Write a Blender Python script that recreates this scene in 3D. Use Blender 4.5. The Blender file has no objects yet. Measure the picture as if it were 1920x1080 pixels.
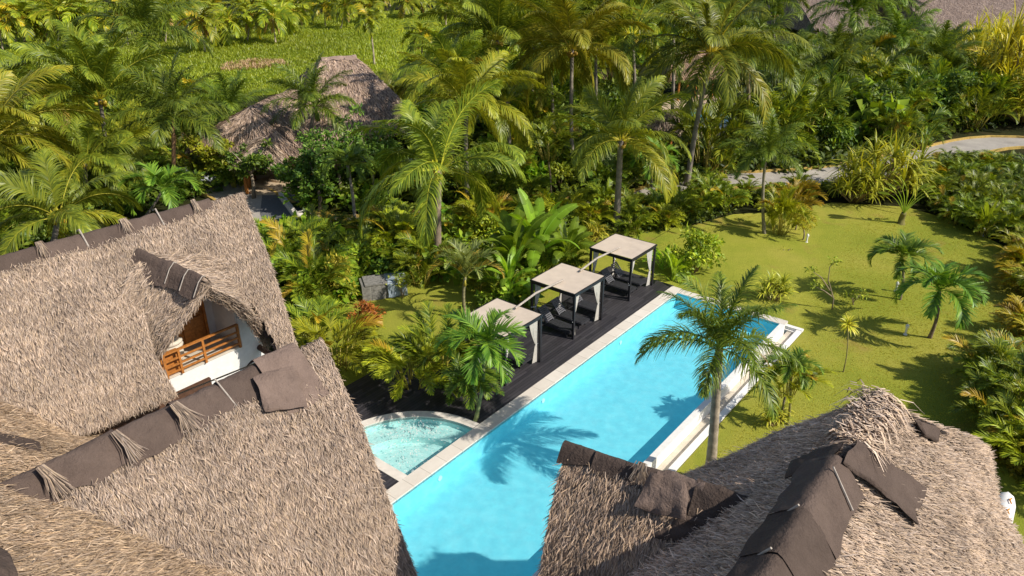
import bpy, math, random
import numpy as np
from mathutils import Vector
random.seed(7); rng = np.random.default_rng(7)
scene = bpy.context.scene
COL = scene.collection
# ------------------------------------------------------------------ camera model / site axes
CH = 16.5; F = 1371.0; TH = math.atan(661 / 1371.0); S_, C_ = math.sin(TH), math.cos(TH)
def P(x, y, z=0.0):
    """site survey: ground point (at height z) seen at photo position x, y"""
    u = x - 960; v = y - 540
    t = (CH - z) / (F * S_ + v * C_)
    return Vector((u * t, (F * C_ - v * S_) * t, z))
def Q(p):
    zc = p[1] * C_ - (p[2] - CH) * S_; yc = -(p[1] * S_ + (p[2] - CH) * C_)
    return 960 + F * p[0] / zc, 540 + F * yc / zc
AD = Vector((0.6251327, 0.7805185, 0)); AN = Vector((0.7805185, -0.6251327, 0))   # along / across the pool
def W(d, n, z=0.0): return AD * d + AN * n + Vector((0, 0, z))
def dn(p): return p[0] * AD.x + p[1] * AD.y, p[0] * AN.x + p[1] * AN.y
def sstep(a, b, x): t = min(1, max(0, (x - a) / (b - a))); return t * t * (3 - 2 * t)
LOWZ = -0.42
def gz(x, y):
    d, n = dn((x, y)); return -0.06 + (LOWZ + 0.06) * sstep(-19, -12.5, n)
def G(px, py):
    z = -0.2
    for _ in range(5): p = P(px, py, z); z = gz(p.x, p.y)
    return Vector((p.x, p.y, z))
# ------------------------------------------------------------------ object helpers
def tag(o, label=None, cat=None, group=None, kind=None):
    if label: o['label'] = label
    if cat: o['category'] = cat
    if group: o['group'] = group
    if kind: o['kind'] = kind
    return o
def empty(name, loc=(0, 0, 0), rz=0.0, **k):
    o = bpy.data.objects.new(name, None); COL.objects.link(o); o.location = loc; o.rotation_euler = (0, 0, rz)
    o.empty_display_size = 0.2
    return tag(o, **k)
def link(name, me, parent=None, world=True):
    o = bpy.data.objects.new(name, me); COL.objects.link(o)
    if parent is not None:
        o.parent = parent
        if world:                                   # mesh is in world space: undo every ancestor
            from mathutils import Matrix
            m = Matrix.Identity(4); q = parent
            chain = []
            while q is not None: chain.append(q); q = q.parent
            for q in reversed(chain): m = m @ q.matrix_parent_inverse @ q.matrix_basis
            o.matrix_parent_inverse = m.inverted()
    return o
class MB:
    """collects numpy vertex blocks, faces and vertex colours into one mesh"""
    def __init__(s): s.v = []; s.f4 = []; s.f3 = []; s.c = []; s.n = 0; s.ng = []
    def add(s, v, q=None, t=None, col=(1, 1, 1)):
        v = np.asarray(v, float).reshape(-1, 3); k = len(v)
        if q is not None and len(q): s.f4.append(np.asarray(q, int).reshape(-1, 4) + s.n)
        if t is not None and len(t): s.f3.append(np.asarray(t, int).reshape(-1, 3) + s.n)
        c = np.asarray(col, float)
        if c.ndim == 1: c = np.tile(c, (k, 1))
        s.v.append(v); s.c.append(c); s.n += k
        return s
    def ngon(s, pts, col=(1, 1, 1)):
        b = s.n; s.add([tuple(p) for p in pts], col=col); s.ng.append([b + i for i in range(len(pts))]); return s
    def box(s, c, size, ax=None, col=(1, 1, 1)):
        """box centred on c; ax = (X, Y, Z) unit vectors"""
        ax = ax or (AD, AN, Vector((0, 0, 1)))
        c = Vector(c); h = [a * (l / 2) for a, l in zip(ax, size)]
        v = [c + h[0] * i + h[1] * j + h[2] * k for i in (-1, 1) for j in (-1, 1) for k in (-1, 1)]
        return s.add([tuple(p) for p in v], [(0, 1, 3, 2), (4, 6, 7, 5), (0, 4, 5, 1), (2, 3, 7, 6), (0, 2, 6, 4), (1, 5, 7, 3)], col=col)
    def bar(s, a, b, w, h=None, col=(1, 1, 1), up=Vector((0, 0, 1))):
        a = Vector(a); b = Vector(b); x = (b - a).normalized(); y = up.cross(x)
        if y.length < 1e-3: y = AD.copy() if abs(x.dot(AD)) < .9 else AN.copy()
        y = (y - x * y.dot(x)).normalized(); z = x.cross(y)
        return s.box((a + b) / 2, ((b - a).length, w, h or w), (x, y, z), col)
    def tube(s, pts, rad, k=8, col=(1, 1, 1), cap=True):
        pts = np.array([tuple(p) for p in pts], float); m = len(pts)
        rad = np.broadcast_to(np.asarray(rad, float), (m,))
        t = np.gradient(pts, axis=0); t /= np.linalg.norm(t, axis=1)[:, None] + 1e-9
        ref = np.array([0.31, 0.95, 0.02]) if abs(t[0][2]) > .6 else np.array([0, 0, 1.0])
        x = np.cross(t, ref); x /= np.linalg.norm(x, axis=1)[:, None] + 1e-9; y = np.cross(t, x)
        a = np.linspace(0, 2 * np.pi, k, endpoint=False)
        v = pts[:, None] + rad[:, None, None] * (np.cos(a)[None, :, None] * x[:, None] + np.sin(a)[None, :, None] * y[:, None])
        i = np.arange(m - 1)[:, None] * k + np.arange(k)[None]; j = np.arange(m - 1)[:, None] * k + (np.arange(k)[None] + 1) % k
        q = np.stack([i, j, j + k, i + k], -1).reshape(-1, 4)
        c = np.asarray(col, float)
        if c.ndim == 2: c = np.repeat(c, k, axis=0)
        b = s.n; s.add(v.reshape(-1, 3), q, col=c)
        if cap: s.ng.append([b + z for z in range(k)][::-1]); s.ng.append([b + (m - 1) * k + z for z in range(k)])
        return s
    def strips(s, pts, wid, side, col):
        """pts K,m,3  wid K,m  side K,m,3  col K,3 or K,m,3"""
        K, m, _ = pts.shape
        l = pts - side * wid[..., None] / 2; r = pts + side * wid[..., None] / 2
        v = np.stack([l, r], 2).reshape(K, m * 2, 3)
        base = (np.arange(K) * m * 2)[:, None, None] + (np.arange(m - 1) * 2)[None, :, None]
        q = base + np.array([0, 1, 3, 2])[None, None]
        col = np.asarray(col, float)
        if col.ndim == 1: col = np.tile(col, (K, 1))
        c = np.repeat(col[:, None], m * 2, 1) if col.ndim == 2 else np.repeat(col, 2, axis=1)
        return s.add(v.reshape(-1, 3), q.reshape(-1, 4), col=c.reshape(-1, 3))
    def mesh(s, name, mat, smooth=False):
        v = np.concatenate(s.v); c = np.concatenate(s.c)
        f4 = np.concatenate(s.f4) if s.f4 else np.zeros((0, 4), int); f3 = np.concatenate(s.f3) if s.f3 else np.zeros((0, 3), int)
        ngl = [np.array(g) for g in s.ng]
        li = np.concatenate([f4.ravel(), f3.ravel()] + ngl).astype(np.int32)
        ls = np.concatenate([np.full(len(f4), 4), np.full(len(f3), 3), np.array([len(g) for g in ngl], int)]).astype(int)
        me = bpy.data.meshes.new(name)
        me.vertices.add(len(v)); me.vertices.foreach_set('co', v.astype(np.float32).ravel())
        me.loops.add(len(li)); me.loops.foreach_set('vertex_index', li)
        me.polygons.add(len(ls)); me.polygons.foreach_set('loop_start', (np.cumsum(ls) - ls).astype(np.int32))
        if not isinstance(mat, (list, tuple)) and mat.name in ('palm_leaf', 'broad_leaf', 'banana_leaf', 'thatch_straw'): smooth = True
        me.polygons.foreach_set('use_smooth', np.full(len(ls), bool(smooth)))
        me.update(calc_edges=True); me.validate()
        a = me.color_attributes.new('Col', 'FLOAT_COLOR', 'POINT')
        a.data.foreach_set('color', np.concatenate([c, np.ones((len(c), 1))], 1).astype(np.float32).ravel())
        if not isinstance(mat, (list, tuple)): mat = [mat]
        for m_ in mat: me.materials.append(m_)
        return me
    def obj(s, name, mat, parent=None, smooth=False, world=True): return link(name, s.mesh(name, mat, smooth), parent, world)
def vnoise(p, sc=1.0, seed=0.0):
    """cheap smooth value noise on N,3 points, 0..1"""
    p = np.asarray(p, float) * sc + seed * 17.3; i = np.floor(p); f = p - i; f = f * f * (3 - 2 * f); r = 0
    for a in (0, 1):
        for b in (0, 1):
            for c in (0, 1):
                h = np.sin((i[..., 0] + a) * 127.1 + (i[..., 1] + b) * 311.7 + (i[..., 2] + c) * 74.7) * 43758.5453
                h = h - np.floor(h)
                r = r + h * (f[..., 0] if a else 1 - f[..., 0]) * (f[..., 1] if b else 1 - f[..., 1]) * (f[..., 2] if c else 1 - f[..., 2])
    return r
def nrm(a): return a / (np.linalg.norm(a, axis=-1, keepdims=True) + 1e-9)
# ------------------------------------------------------------------ materials
class NT:
    def __init__(s, name):
        s.m = bpy.data.materials.new(name); s.m.use_nodes = True; s.t = s.m.node_tree; s.t.nodes.clear()
        s.out = s.n('ShaderNodeOutputMaterial')
    def n(s, k, **kw):
        q = s.t.nodes.new(k)
        for a, b in kw.items():
            if a.startswith('i_'):
                key = a[2:].replace('_', ' ')
                q.inputs[int(key) if key.isdigit() else key].default_value = b
            else: setattr(q, a, b)
        return q
    def l(s, a, b): s.t.links.new(a, b)
    def noise(s, scale, detail=4, rough=.6, vec=None, coord='Object'):
        q = s.n('ShaderNodeTexNoise'); q.inputs['Scale'].default_value = scale; q.inputs['Detail'].default_value = detail; q.inputs['Roughness'].default_value = rough
        if vec is None:
            if not hasattr(s, 'tc'): s.tc = s.n('ShaderNodeTexCoord')
            vec = s.tc.outputs[coord]
        s.l(vec, q.inputs['Vector']); return q.outputs['Fac']
    def ramp(s, fac, stops):
        q = s.n('ShaderNodeValToRGB'); e = q.color_ramp.elements
        while len(e) < len(stops): e.new(.5)
        for k, (p, c) in zip(e, stops): k.position = p; k.color = (*c, 1) if len(c) == 3 else c
        s.l(fac, q.inputs[0]); return q.outputs[0]
    def mix(s, fac, a, b, mode='MIX'):
        q = s.n('ShaderNodeMix', data_type='RGBA', blend_type=mode)
        for sock, val in ((q.inputs[0], fac), (q.inputs[6], a), (q.inputs[7], b)):
            if hasattr(val, 'links'): s.l(val, sock)
            else: sock.default_value = val if not isinstance(val, tuple) or len(val) == 4 else (*val, 1)
        return q.outputs[2]
    def bump(s, h, st=.3, dist=.02):
        q = s.n('ShaderNodeBump'); q.inputs['Strength'].default_value = st; q.inputs['Distance'].default_value = dist; s.l(h, q.inputs['Height']); return q.outputs[0]
    def bsdf(s, col, rough=.8, bump=None, spec=.3, metal=0.0):
        q = s.n('ShaderNodeBsdfPrincipled'); q.inputs['Roughness'].default_value = rough; q.inputs['Specular IOR Level'].default_value = spec; q.inputs['Metallic'].default_value = metal
        if hasattr(col, 'links'): s.l(col, q.inputs['Base Color'])
        else: q.inputs['Base Color'].default_value = (*col, 1)
        if bump is not None: s.l(bump, q.inputs['Normal'])
        return q.outputs[0]
    def end(s, sh): s.l(sh, s.out.inputs['Surface']); return s.m
def vcol(T): return T.n('ShaderNodeAttribute', attribute_name='Col').outputs['Color']
def leaf_mat(name, rough=.42, trans=.27, spec=.4, tcol=(1.35, 1.25, .45)):
    T = NT(name); c = vcol(T)
    oi = T.n('ShaderNodeObjectInfo')
    hs = T.n('ShaderNodeHueSaturation'); hs.inputs['Saturation'].default_value = 1.0
    mr = T.n('ShaderNodeMapRange'); mr.inputs[3].default_value = .479; mr.inputs[4].default_value = .507; T.l(oi.outputs['Random'], mr.inputs[0]); T.l(mr.outputs[0], hs.inputs['Hue'])
    m2 = T.n('ShaderNodeMath', operation='MULTIPLY_ADD'); m2.inputs[1].default_value = .9; m2.inputs[2].default_value = 1.8; T.l(oi.outputs['Random'], m2.inputs[0]); T.l(m2.outputs[0], hs.inputs['Value'])
    T.l(c, hs.inputs['Color']); c = hs.outputs[0]
    nz = T.noise(1.3, 3); c = T.mix(nz, c, T.mix(1.0, c, (.72, .75, .6, 1), 'MULTIPLY'))
    b = T.bsdf(c, rough, None, spec)
    tr = T.n('ShaderNodeBsdfTranslucent'); T.l(T.mix(1.0, c, (*tcol, 1), 'MULTIPLY'), tr.inputs[0])
    mx = T.n('ShaderNodeMixShader'); mx.inputs[0].default_value = trans; T.l(b, mx.inputs[1]); T.l(tr.outputs[0], mx.inputs[2])
    return T.end(mx.outputs[0])
M = {}
M['leaf'] = leaf_mat('palm_leaf'); M['broad'] = leaf_mat('broad_leaf', .5, .3, .35); M['banana'] = leaf_mat('banana_leaf', .4, .45, .4)
T = NT('bark'); c = vcol(T); nz = T.noise(9, 5); M['bark'] = T.end(T.bsdf(T.mix(nz, T.mix(1.0, c, (.45, .42, .4, 1), 'MULTIPLY'), T.mix(1.0, c, (1.3, 1.3, 1.25, 1), 'MULTIPLY')), .9, T.bump(nz, .5, .03)))
T = NT('thatch_straw'); c = vcol(T); nz = T.noise(.55, 3); n2 = T.noise(3.0, 3)
c = T.mix(nz, T.mix(1.0, c, (.70, .69, .69, 1), 'MULTIPLY'), T.mix(1.0, c, (1.16, 1.14, 1.08, 1), 'MULTIPLY'))
c = T.mix(n2, T.mix(1.0, c, (.82, .82, .82, 1), 'MULTIPLY'), T.mix(1.0, c, (1.12, 1.12, 1.1, 1), 'MULTIPLY'))
M['straw'] = T.end(T.bsdf(c, .75, None, .18))
def simple(name, col, rough=.7, scale=6, var=.25, bump=.2, dist=.01, spec=.3, metal=0.0):
    T = NT(name); nz = T.noise(scale, 5); a = tuple(x * (1 - var) for x in col); b = tuple(min(1, x * (1 + var)) for x in col)
    M[name] = T.end(T.bsdf(T.ramp(nz, [(.3, a), (.7, b)]), rough, T.bump(nz, bump, dist), spec, metal)); return M[name]
simple('stucco', (.78, .765, .73), .85, 5, .06, .25, .01)
simple('coping_stone', (.74, .68, .60), .8, 3.5, .10, .2, .01)
simple('pool_plaster', (.86, .84, .79), .8, 4, .05)
simple('wood_stain', (.42, .16, .035), .5, 9, .3)
simple('dark_wood', (.10, .05, .03), .6, 9, .3)
simple('black_metal', (.018, .018, .022), .45, 8, .2, .05)
simple('canopy', (.60, .50, .40), .9, 2.5, .07, .15, .02)
simple('curtain', (.50, .475, .43), .85, 5, .08)
simple('lounger_paint', (.035, .035, .04), .5, 9, .3)
simple('grey_pole', (.40, .35, .30), .8, 9, .25)
simple('terrace', (.52, .40, .27), .85, 4, .15)
simple('white_plastic', (.8, .8, .78), .4, 6, .04)
simple('stone_block', (.22, .21, .19), .9, 7, .35, .6, .04)
simple('tarp', (.30, .36, .42), .5, 4, .3, .4, .03)
simple('kerb_yellow', (.48, .33, .09), .8, 5, .25)
simple('fixture', (.75, .28, .03), .5, 6, .2)
simple('car_paint', (.45, .47, .50), .25, 2, .04, 0, .01, .6, .3)
simple('car_glass', (.02, .025, .03), .08, 2, .1, 0, .01, .6)
simple('rubber', (.02, .02, .02), .8, 8, .2)
simple('tiles_tan', (.62, .55, .45), .7, 3, .12)
# felt
T = NT('felt'); nz = T.noise(1.6, 6, .7); n2 = T.noise(14, 4); c = T.mix(nz, (.060, .042, .034, 1), (.165, .120, .098, 1)); c = T.mix(1.0, c, vcol(T), 'MULTIPLY')
M['felt'] = T.end(T.bsdf(c, .85, T.bump(T.noise(2.6, 6, .7), 1.0, .13), .2))
# deck
T = NT('deck_boards'); tc = T.n('ShaderNodeTexCoord'); mp = T.n('ShaderNodeMapping'); mp.inputs['Rotation'].default_value = (0, 0, -math.atan2(AD.y, AD.x)); T.l(tc.outputs['Object'], mp.inputs[0])
sp = T.n('ShaderNodeSeparateXYZ'); T.l(mp.outputs[0], sp.inputs[0])
bd = T.n('ShaderNodeTexBrick'); bd.inputs['Scale'].default_value = 1; bd.inputs['Brick Width'].default_value = 2.6; bd.inputs['Row Height'].default_value = .145; bd.inputs['Mortar Size'].default_value = .008
bd.inputs['Color1'].default_value = (.020, .019, .022, 1); bd.inputs['Color2'].default_value = (.042, .040, .044, 1); bd.inputs['Mortar'].default_value = (.004, .004, .004, 1); T.l(mp.outputs[0], bd.inputs['Vector'])
m3 = T.n('ShaderNodeMapping'); m3.inputs['Scale'].default_value = (1.2, 14, 1); T.l(mp.outputs[0], m3.inputs[0]); gr = T.noise(1.5, 5, .7, m3.outputs[0])
c = T.mix(gr, T.mix(1.0, bd.outputs[0], (.5, .5, .5, 1), 'MULTIPLY'), T.mix(1.0, bd.outputs[0], (2.2, 2.1, 2.1, 1), 'MULTIPLY'))
M['deck'] = T.end(T.bsdf(c, .55, T.bump(bd.outputs['Fac'], -.4, .01), .4))
# coping slabs
T = NT('coping_slabs'); tc = T.n('ShaderNodeTexCoord'); mp = T.n('ShaderNodeMapping'); mp.inputs['Rotation'].default_value = (0, 0, -math.atan2(AD.y, AD.x)); T.l(tc.outputs['Object'], mp.inputs[0])
bd = T.n('ShaderNodeTexBrick'); bd.offset = 0; bd.inputs['Scale'].default_value = 1; bd.inputs['Brick Width'].default_value = .8; bd.inputs['Row Height'].default_value = 4.0; bd.inputs['Mortar Size'].default_value = .014
bd.inputs['Color1'].default_value = (.70, .64, .56, 1); bd.inputs['Color2'].default_value = (.78, .72, .64, 1); bd.inputs['Mortar'].default_value = (.52, .48, .42, 1); T.l(mp.outputs[0], bd.inputs['Vector'])
nz = T.noise(1.7, 6, .7); c = T.mix(nz, T.mix(1.0, bd.outputs[0], (.80, .78, .75, 1), 'MULTIPLY'), T.mix(1.0, bd.outputs[0], (1.08, 1.08, 1.08, 1), 'MULTIPLY'))
M['coping_slabs'] = T.end(T.bsdf(c, .8, T.bump(nz, .2, .01)))
# lawn
T = NT('lawn_grass'); a = T.noise(.16, 4, .6); b = T.noise(1.3, 6, .7); c_ = T.noise(22, 3, .7)
c = T.ramp(a, [(.32, (.29, .32, .042)), (.5, (.37, .37, .058)), (.68, (.45, .40, .085))])
c = T.mix(b, T.mix(1.0, c, (.66, .78, .6, 1), 'MULTIPLY'), T.mix(1.0, c, (1.18, 1.1, 1.1, 1), 'MULTIPLY')); c = T.mix(c_, T.mix(1.0, c, (.45, .5, .38, 1), 'MULTIPLY'), T.mix(1.0, c, (1.32, 1.32, 1.25, 1), 'MULTIPLY'))
g2 = T.noise(.42, 3); dry = T.ramp(g2, [(.60, (0, 0, 0)), (.74, (.7, .7, .7))]); c = T.mix(dry, c, (.33, .22, .065, 1))
M['lawn'] = T.end(T.bsdf(c, .9, T.bump(c_, .9, .05), .1))
# meadow
T = NT('meadow_grass'); a = T.noise(.05, 5, .6); b = T.noise(.6, 6, .75); c = T.ramp(a, [(.3, (.12, .18, .012)), (.5, (.19, .235, .014)), (.75, (.25, .235, .03))]); c = T.mix(b, T.mix(1.0, c, (.45, .55, .4, 1), 'MULTIPLY'), T.mix(1.0, c, (1.3, 1.25, 1.2, 1), 'MULTIPLY'))
M['meadow'] = T.end(T.bsdf(c, .95, T.bump(b, 1, .5), .1))
T = NT('undergrowth_soil'); a = T.noise(.5, 6, .7); b = T.noise(5, 5, .7); c = T.ramp(a, [(.35, (.018, .024, .008)), (.55, (.04, .045, .012)), (.75, (.09, .06, .03))]); c = T.mix(b, T.mix(1.0, c, (.5, .5, .5, 1), 'MULTIPLY'), c)
M['soil'] = T.end(T.bsdf(c, .95, T.bump(b, 1, .1), .1))
T = NT('road_gravel'); a = T.noise(.5, 5, .6); b = T.noise(14, 4, .7); c = T.ramp(a, [(.3, (.34, .31, .275)), (.7, (.50, .46, .40))]); c = T.mix(b, T.mix(1.0, c, (.6, .6, .6, 1), 'MULTIPLY'), T.mix(1.0, c, (1.2, 1.2, 1.2, 1), 'MULTIPLY'))
M['road'] = T.end(T.bsdf(c, .95, T.bump(b, .6, .03), .15))
# pool floor / water
def floor_mat(name, c0, c1, em, sc):
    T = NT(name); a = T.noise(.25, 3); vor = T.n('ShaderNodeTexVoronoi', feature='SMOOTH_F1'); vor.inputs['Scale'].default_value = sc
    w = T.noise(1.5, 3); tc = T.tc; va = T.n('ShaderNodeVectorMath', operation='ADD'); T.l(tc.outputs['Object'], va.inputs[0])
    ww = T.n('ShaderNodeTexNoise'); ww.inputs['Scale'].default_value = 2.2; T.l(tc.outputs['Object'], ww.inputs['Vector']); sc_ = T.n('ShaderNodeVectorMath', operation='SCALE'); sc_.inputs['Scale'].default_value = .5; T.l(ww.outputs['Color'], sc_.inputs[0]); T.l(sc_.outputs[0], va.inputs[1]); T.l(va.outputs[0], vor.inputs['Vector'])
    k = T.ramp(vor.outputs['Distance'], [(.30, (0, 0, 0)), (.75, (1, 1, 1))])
    c = T.mix(a, (*c0, 1), (*c1, 1)); c = T.mix(k, c, T.mix(1.0, c, (1.22, 1.05, 1.03, 1), 'MULTIPLY'))  # lighter cells paint caustic light into the floor colour
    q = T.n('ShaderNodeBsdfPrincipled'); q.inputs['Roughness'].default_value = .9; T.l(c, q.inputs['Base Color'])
    T.l(T.mix(1.0, c, (.12, .8, 1, 1), 'MULTIPLY'), q.inputs['Emission Color']); q.inputs['Emission Strength'].default_value = em  # faint floor glow stands in for light scattered through shaded water
    return T.end(q.outputs[0])
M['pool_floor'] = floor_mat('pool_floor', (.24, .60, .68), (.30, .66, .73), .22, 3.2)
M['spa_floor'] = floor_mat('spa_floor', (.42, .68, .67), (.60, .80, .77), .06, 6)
def water_mat(name, tint, wsc, wst):
    T = NT(name); a = T.noise(wsc, 3, .55); b = T.noise(wsc * 4.5, 2, .5); ad = T.n('ShaderNodeMath', operation='MULTIPLY_ADD'); ad.inputs[1].default_value = .35; T.l(b, ad.inputs[0]); T.l(a, ad.inputs[2])
    bp = T.bump(ad.outputs[0], wst, .06)
    gl = T.n('ShaderNodeBsdfGlossy'); gl.inputs['Roughness'].default_value = .04; T.l(bp, gl.inputs['Normal'])
    tr = T.n('ShaderNodeBsdfTransparent'); cc = T.ramp(ad.outputs[0], [(.45, tuple(x * .93 for x in tint)), (.9, tuple(min(1, x * 1.05 + .01) for x in tint))]); T.l(cc, tr.inputs[0])
    lw = T.n('ShaderNodeLayerWeight'); lw.inputs['Blend'].default_value = .5; T.l(bp, lw.inputs['Normal']); pw = T.n('ShaderNodeMath', operation='POWER'); pw.inputs[1].default_value = 4.5; T.l(lw.outputs['Facing'], pw.inputs[0]); fr = T.n('ShaderNodeMath', operation='MULTIPLY_ADD'); fr.inputs[1].default_value = .8; fr.inputs[2].default_value = .02; T.l(pw.outputs[0], fr.inputs[0])
    mx = T.n('ShaderNodeMixShader'); T.l(fr.outputs[0], mx.inputs[0]); T.l(tr.outputs[0], mx.inputs[1]); T.l(gl.outputs[0], mx.inputs[2])
    return T.end(mx.outputs[0])
M['water'] = water_mat('pool_water', (.72, .93, .97), 2.4, .5)
M['spa_water'] = water_mat('spa_water', (.84, .96, .96), 5.5, 1.0)

# ------------------------------------------------------------------ thatch
PAL = np.array([(.62, .475, .37), (.50, .38, .295), (.74, .59, .475), (.33, .25, .20), (.66, .50, .36), (.52, .42, .36)])
def resample(poly, t):
    p = np.array([tuple(q) for q in poly], float); u = np.linspace(0, 1, len(p))
    return np.stack([np.interp(t, u, p[:, k]) for k in range(3)], -1)
class Slope:
    def __init__(s, U, L, bulge=.12):
        s.U, s.L, s.b = U, L, bulge
        a = resample(U, .5); b = resample(L, .5); t1 = resample(U, .9) + resample(L, .9) - resample(U, .1) - resample(L, .1)
        n = np.cross(b - a, t1); n /= np.linalg.norm(n); s.nn = n if n[2] > 0 else -n
    def at(s, t, q):
        t = np.asarray(t, float); q = np.asarray(q, float); u = resample(s.U, t); l = resample(s.L, t)
        return u + (l - u) * q[..., None] + s.nn * (s.b * np.sin(np.pi * np.clip(q, 0, 1)))[..., None]
    def hit(s, px, py, off=0.0):
        """point of the slope's mean plane seen at px, py"""
        o = np.array([0, 0, CH]); d = np.array(P(px, py, 0)) - o; c = s.at(np.array([.5]), np.array([.5]))[0] - s.nn * s.b * .3
        k = np.dot(c - o, s.nn) / np.dot(d, s.nn); return o + d * k + s.nn * off
def thatch(name, sl, parent, dens=800, wid=.018, ln=.27, thick=.3, hole=None, tint=(1, 1, 1), shag=1.0, edges=(1, 1, 1, 0), nt=60, ns=36, seed=1, bare=None):
    """edges: t0, t1, eave, top - where straw hangs over"""
    r = np.random.default_rng(seed); mb = MB()
    tt, ss = np.meshgrid(np.linspace(0, 1, nt), np.linspace(0, 1, ns), indexing='ij')
    p = sl.at(tt.ravel(), ss.ravel()); low = vnoise(p, .8, seed) - .5; p = p + sl.nn * (low * .16)[:, None]
    idx = np.arange(nt * ns).reshape(nt, ns); q = np.stack([idx[:-1, :-1], idx[1:, :-1], idx[1:, 1:], idx[:-1, 1:]], -1).reshape(-1, 4)
    if hole is not None:
        cen = p[q].mean(1); q = q[~hole(cen)]
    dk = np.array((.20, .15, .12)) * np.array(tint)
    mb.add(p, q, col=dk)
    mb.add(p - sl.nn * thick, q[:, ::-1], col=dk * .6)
    rim = np.concatenate([idx[0], idx[1:, -1], idx[-1, -2::-1], idx[-2::-1, 0]]); a = rim; b = np.roll(rim, -1); N = nt * ns
    pts = np.concatenate([p, p - sl.nn * thick]); mb.add(pts, np.stack([a, b, b + N, a + N], -1), col=dk)
    u0, u1 = np.array(sl.at([0.], [.5]))[0], np.array(sl.at([1.], [.5]))[0]; l0, l1 = sl.at([.5], [0.])[0], sl.at([.5], [1.])[0]
    Lsl = np.linalg.norm(l1 - l0); area = np.linalg.norm(u1 - u0) * np.linalg.norm(l1 - l0); K = int(area * dens)
    def straws(t, s, off, L, lift, jit, wd):
        K = len(t); p0 = sl.at(t, s); e = 1e-3
        ds = nrm(sl.at(t, np.clip(s + e, 0, 2)) - sl.at(t, s - e)); dt = nrm(sl.at(np.clip(t + e, -1, 2), s) - sl.at(t - e, s))
        base = (vnoise(p0, .8, seed) - .5) * .16
        p0 = p0 + sl.nn * (base + off)[:, None]
        lat = r.normal(0, jit, K) + (vnoise(p0, 1.7, seed + 3) - .5) * .3
        d = nrm(ds + dt * lat[:, None]); side = nrm(np.cross(d, sl.nn) + sl.nn * r.normal(0, .35, (K, 1)))
        p0 = p0 - d * (L * .3)[:, None]
        p1 = p0 + d * (L * .55)[:, None] + sl.nn * (lift * .7)[:, None]; p2 = p0 + d * L[:, None] + sl.nn * (lift * r.uniform(-.2, 1.4, K))[:, None] + dt * (r.normal(0, .12, K) * L)[:, None]
        if hole is not None:
            k = ~hole(p1); p0, p1, p2, side, wd, s = p0[k], p1[k], p2[k], side[k], wd[k], s[k]; K = k.sum()
        if bare is not None:
            k = ~bare(p1); p0, p1, p2, side, wd, s = p0[k], p1[k], p2[k], side[k], wd[k], s[k]; K = k.sum()
        w = np.stack([wd * .7, wd, wd * .25], 1)
        tone = vnoise(p0, 1.1, seed + 5)[:, None]; c = PAL[r.integers(0, len(PAL), K)] * r.uniform(.78, 1.18, (K, 1)) * (.76 + .30 * tone) * np.array(tint)
        row = (s[:len(c)] if len(s) == len(c) else np.zeros(len(c))) * Lsl / .42; row = (row + vnoise(p0, 1.3, seed + 9) * 1.6) % 1.0
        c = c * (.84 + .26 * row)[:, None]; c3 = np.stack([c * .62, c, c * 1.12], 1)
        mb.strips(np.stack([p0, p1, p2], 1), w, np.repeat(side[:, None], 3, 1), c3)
    straws(r.uniform(0, 1, K), r.uniform(0, 1, K), r.uniform(0, .03, K), r.uniform(.6, 1.35, K) * ln, r.uniform(.01, .075, K) * shag, .20, r.uniform(.6, 1.3, K) * wid)
    k2 = K // 22   # loose upstanding tufts
    straws(r.uniform(0, 1, k2), r.uniform(0, 1, k2), r.uniform(.02, .06, k2), r.uniform(.7, 1.5, k2) * ln, r.uniform(.05, .15, k2) * shag, .45, r.uniform(.8, 1.6, k2) * wid)
    Lt = np.linalg.norm(u1 - u0); Ls = np.linalg.norm(l1 - l0)
    for e, (tv, sv, Le) in zip(edges, ((0, None, Ls), (1, None, Ls), (None, 1, Lt), (None, 0, Lt))):
        if not e: continue
        k = int(Le * dens * .55)
        t = np.full(k, float(tv)) + r.normal(0, .006, k) * 10 / Lt if tv is not None else r.uniform(0, 1, k)
        s = np.full(k, float(sv)) - (r.uniform(.0, .07, k) if sv == 1 else r.uniform(-.03, .03, k)) if sv is not None else r.uniform(0, 1, k)
        straws(np.clip(t, -.02, 1.02), s, -r.uniform(0, 1, k) ** 1.3 * thick, r.uniform(.6, 1.5, k) * ln, r.uniform(-.12, .1, k) * shag, .5, r.uniform(.8, 1.5, k) * wid)
    return mb.obj(name, M['straw'], parent)
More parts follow.
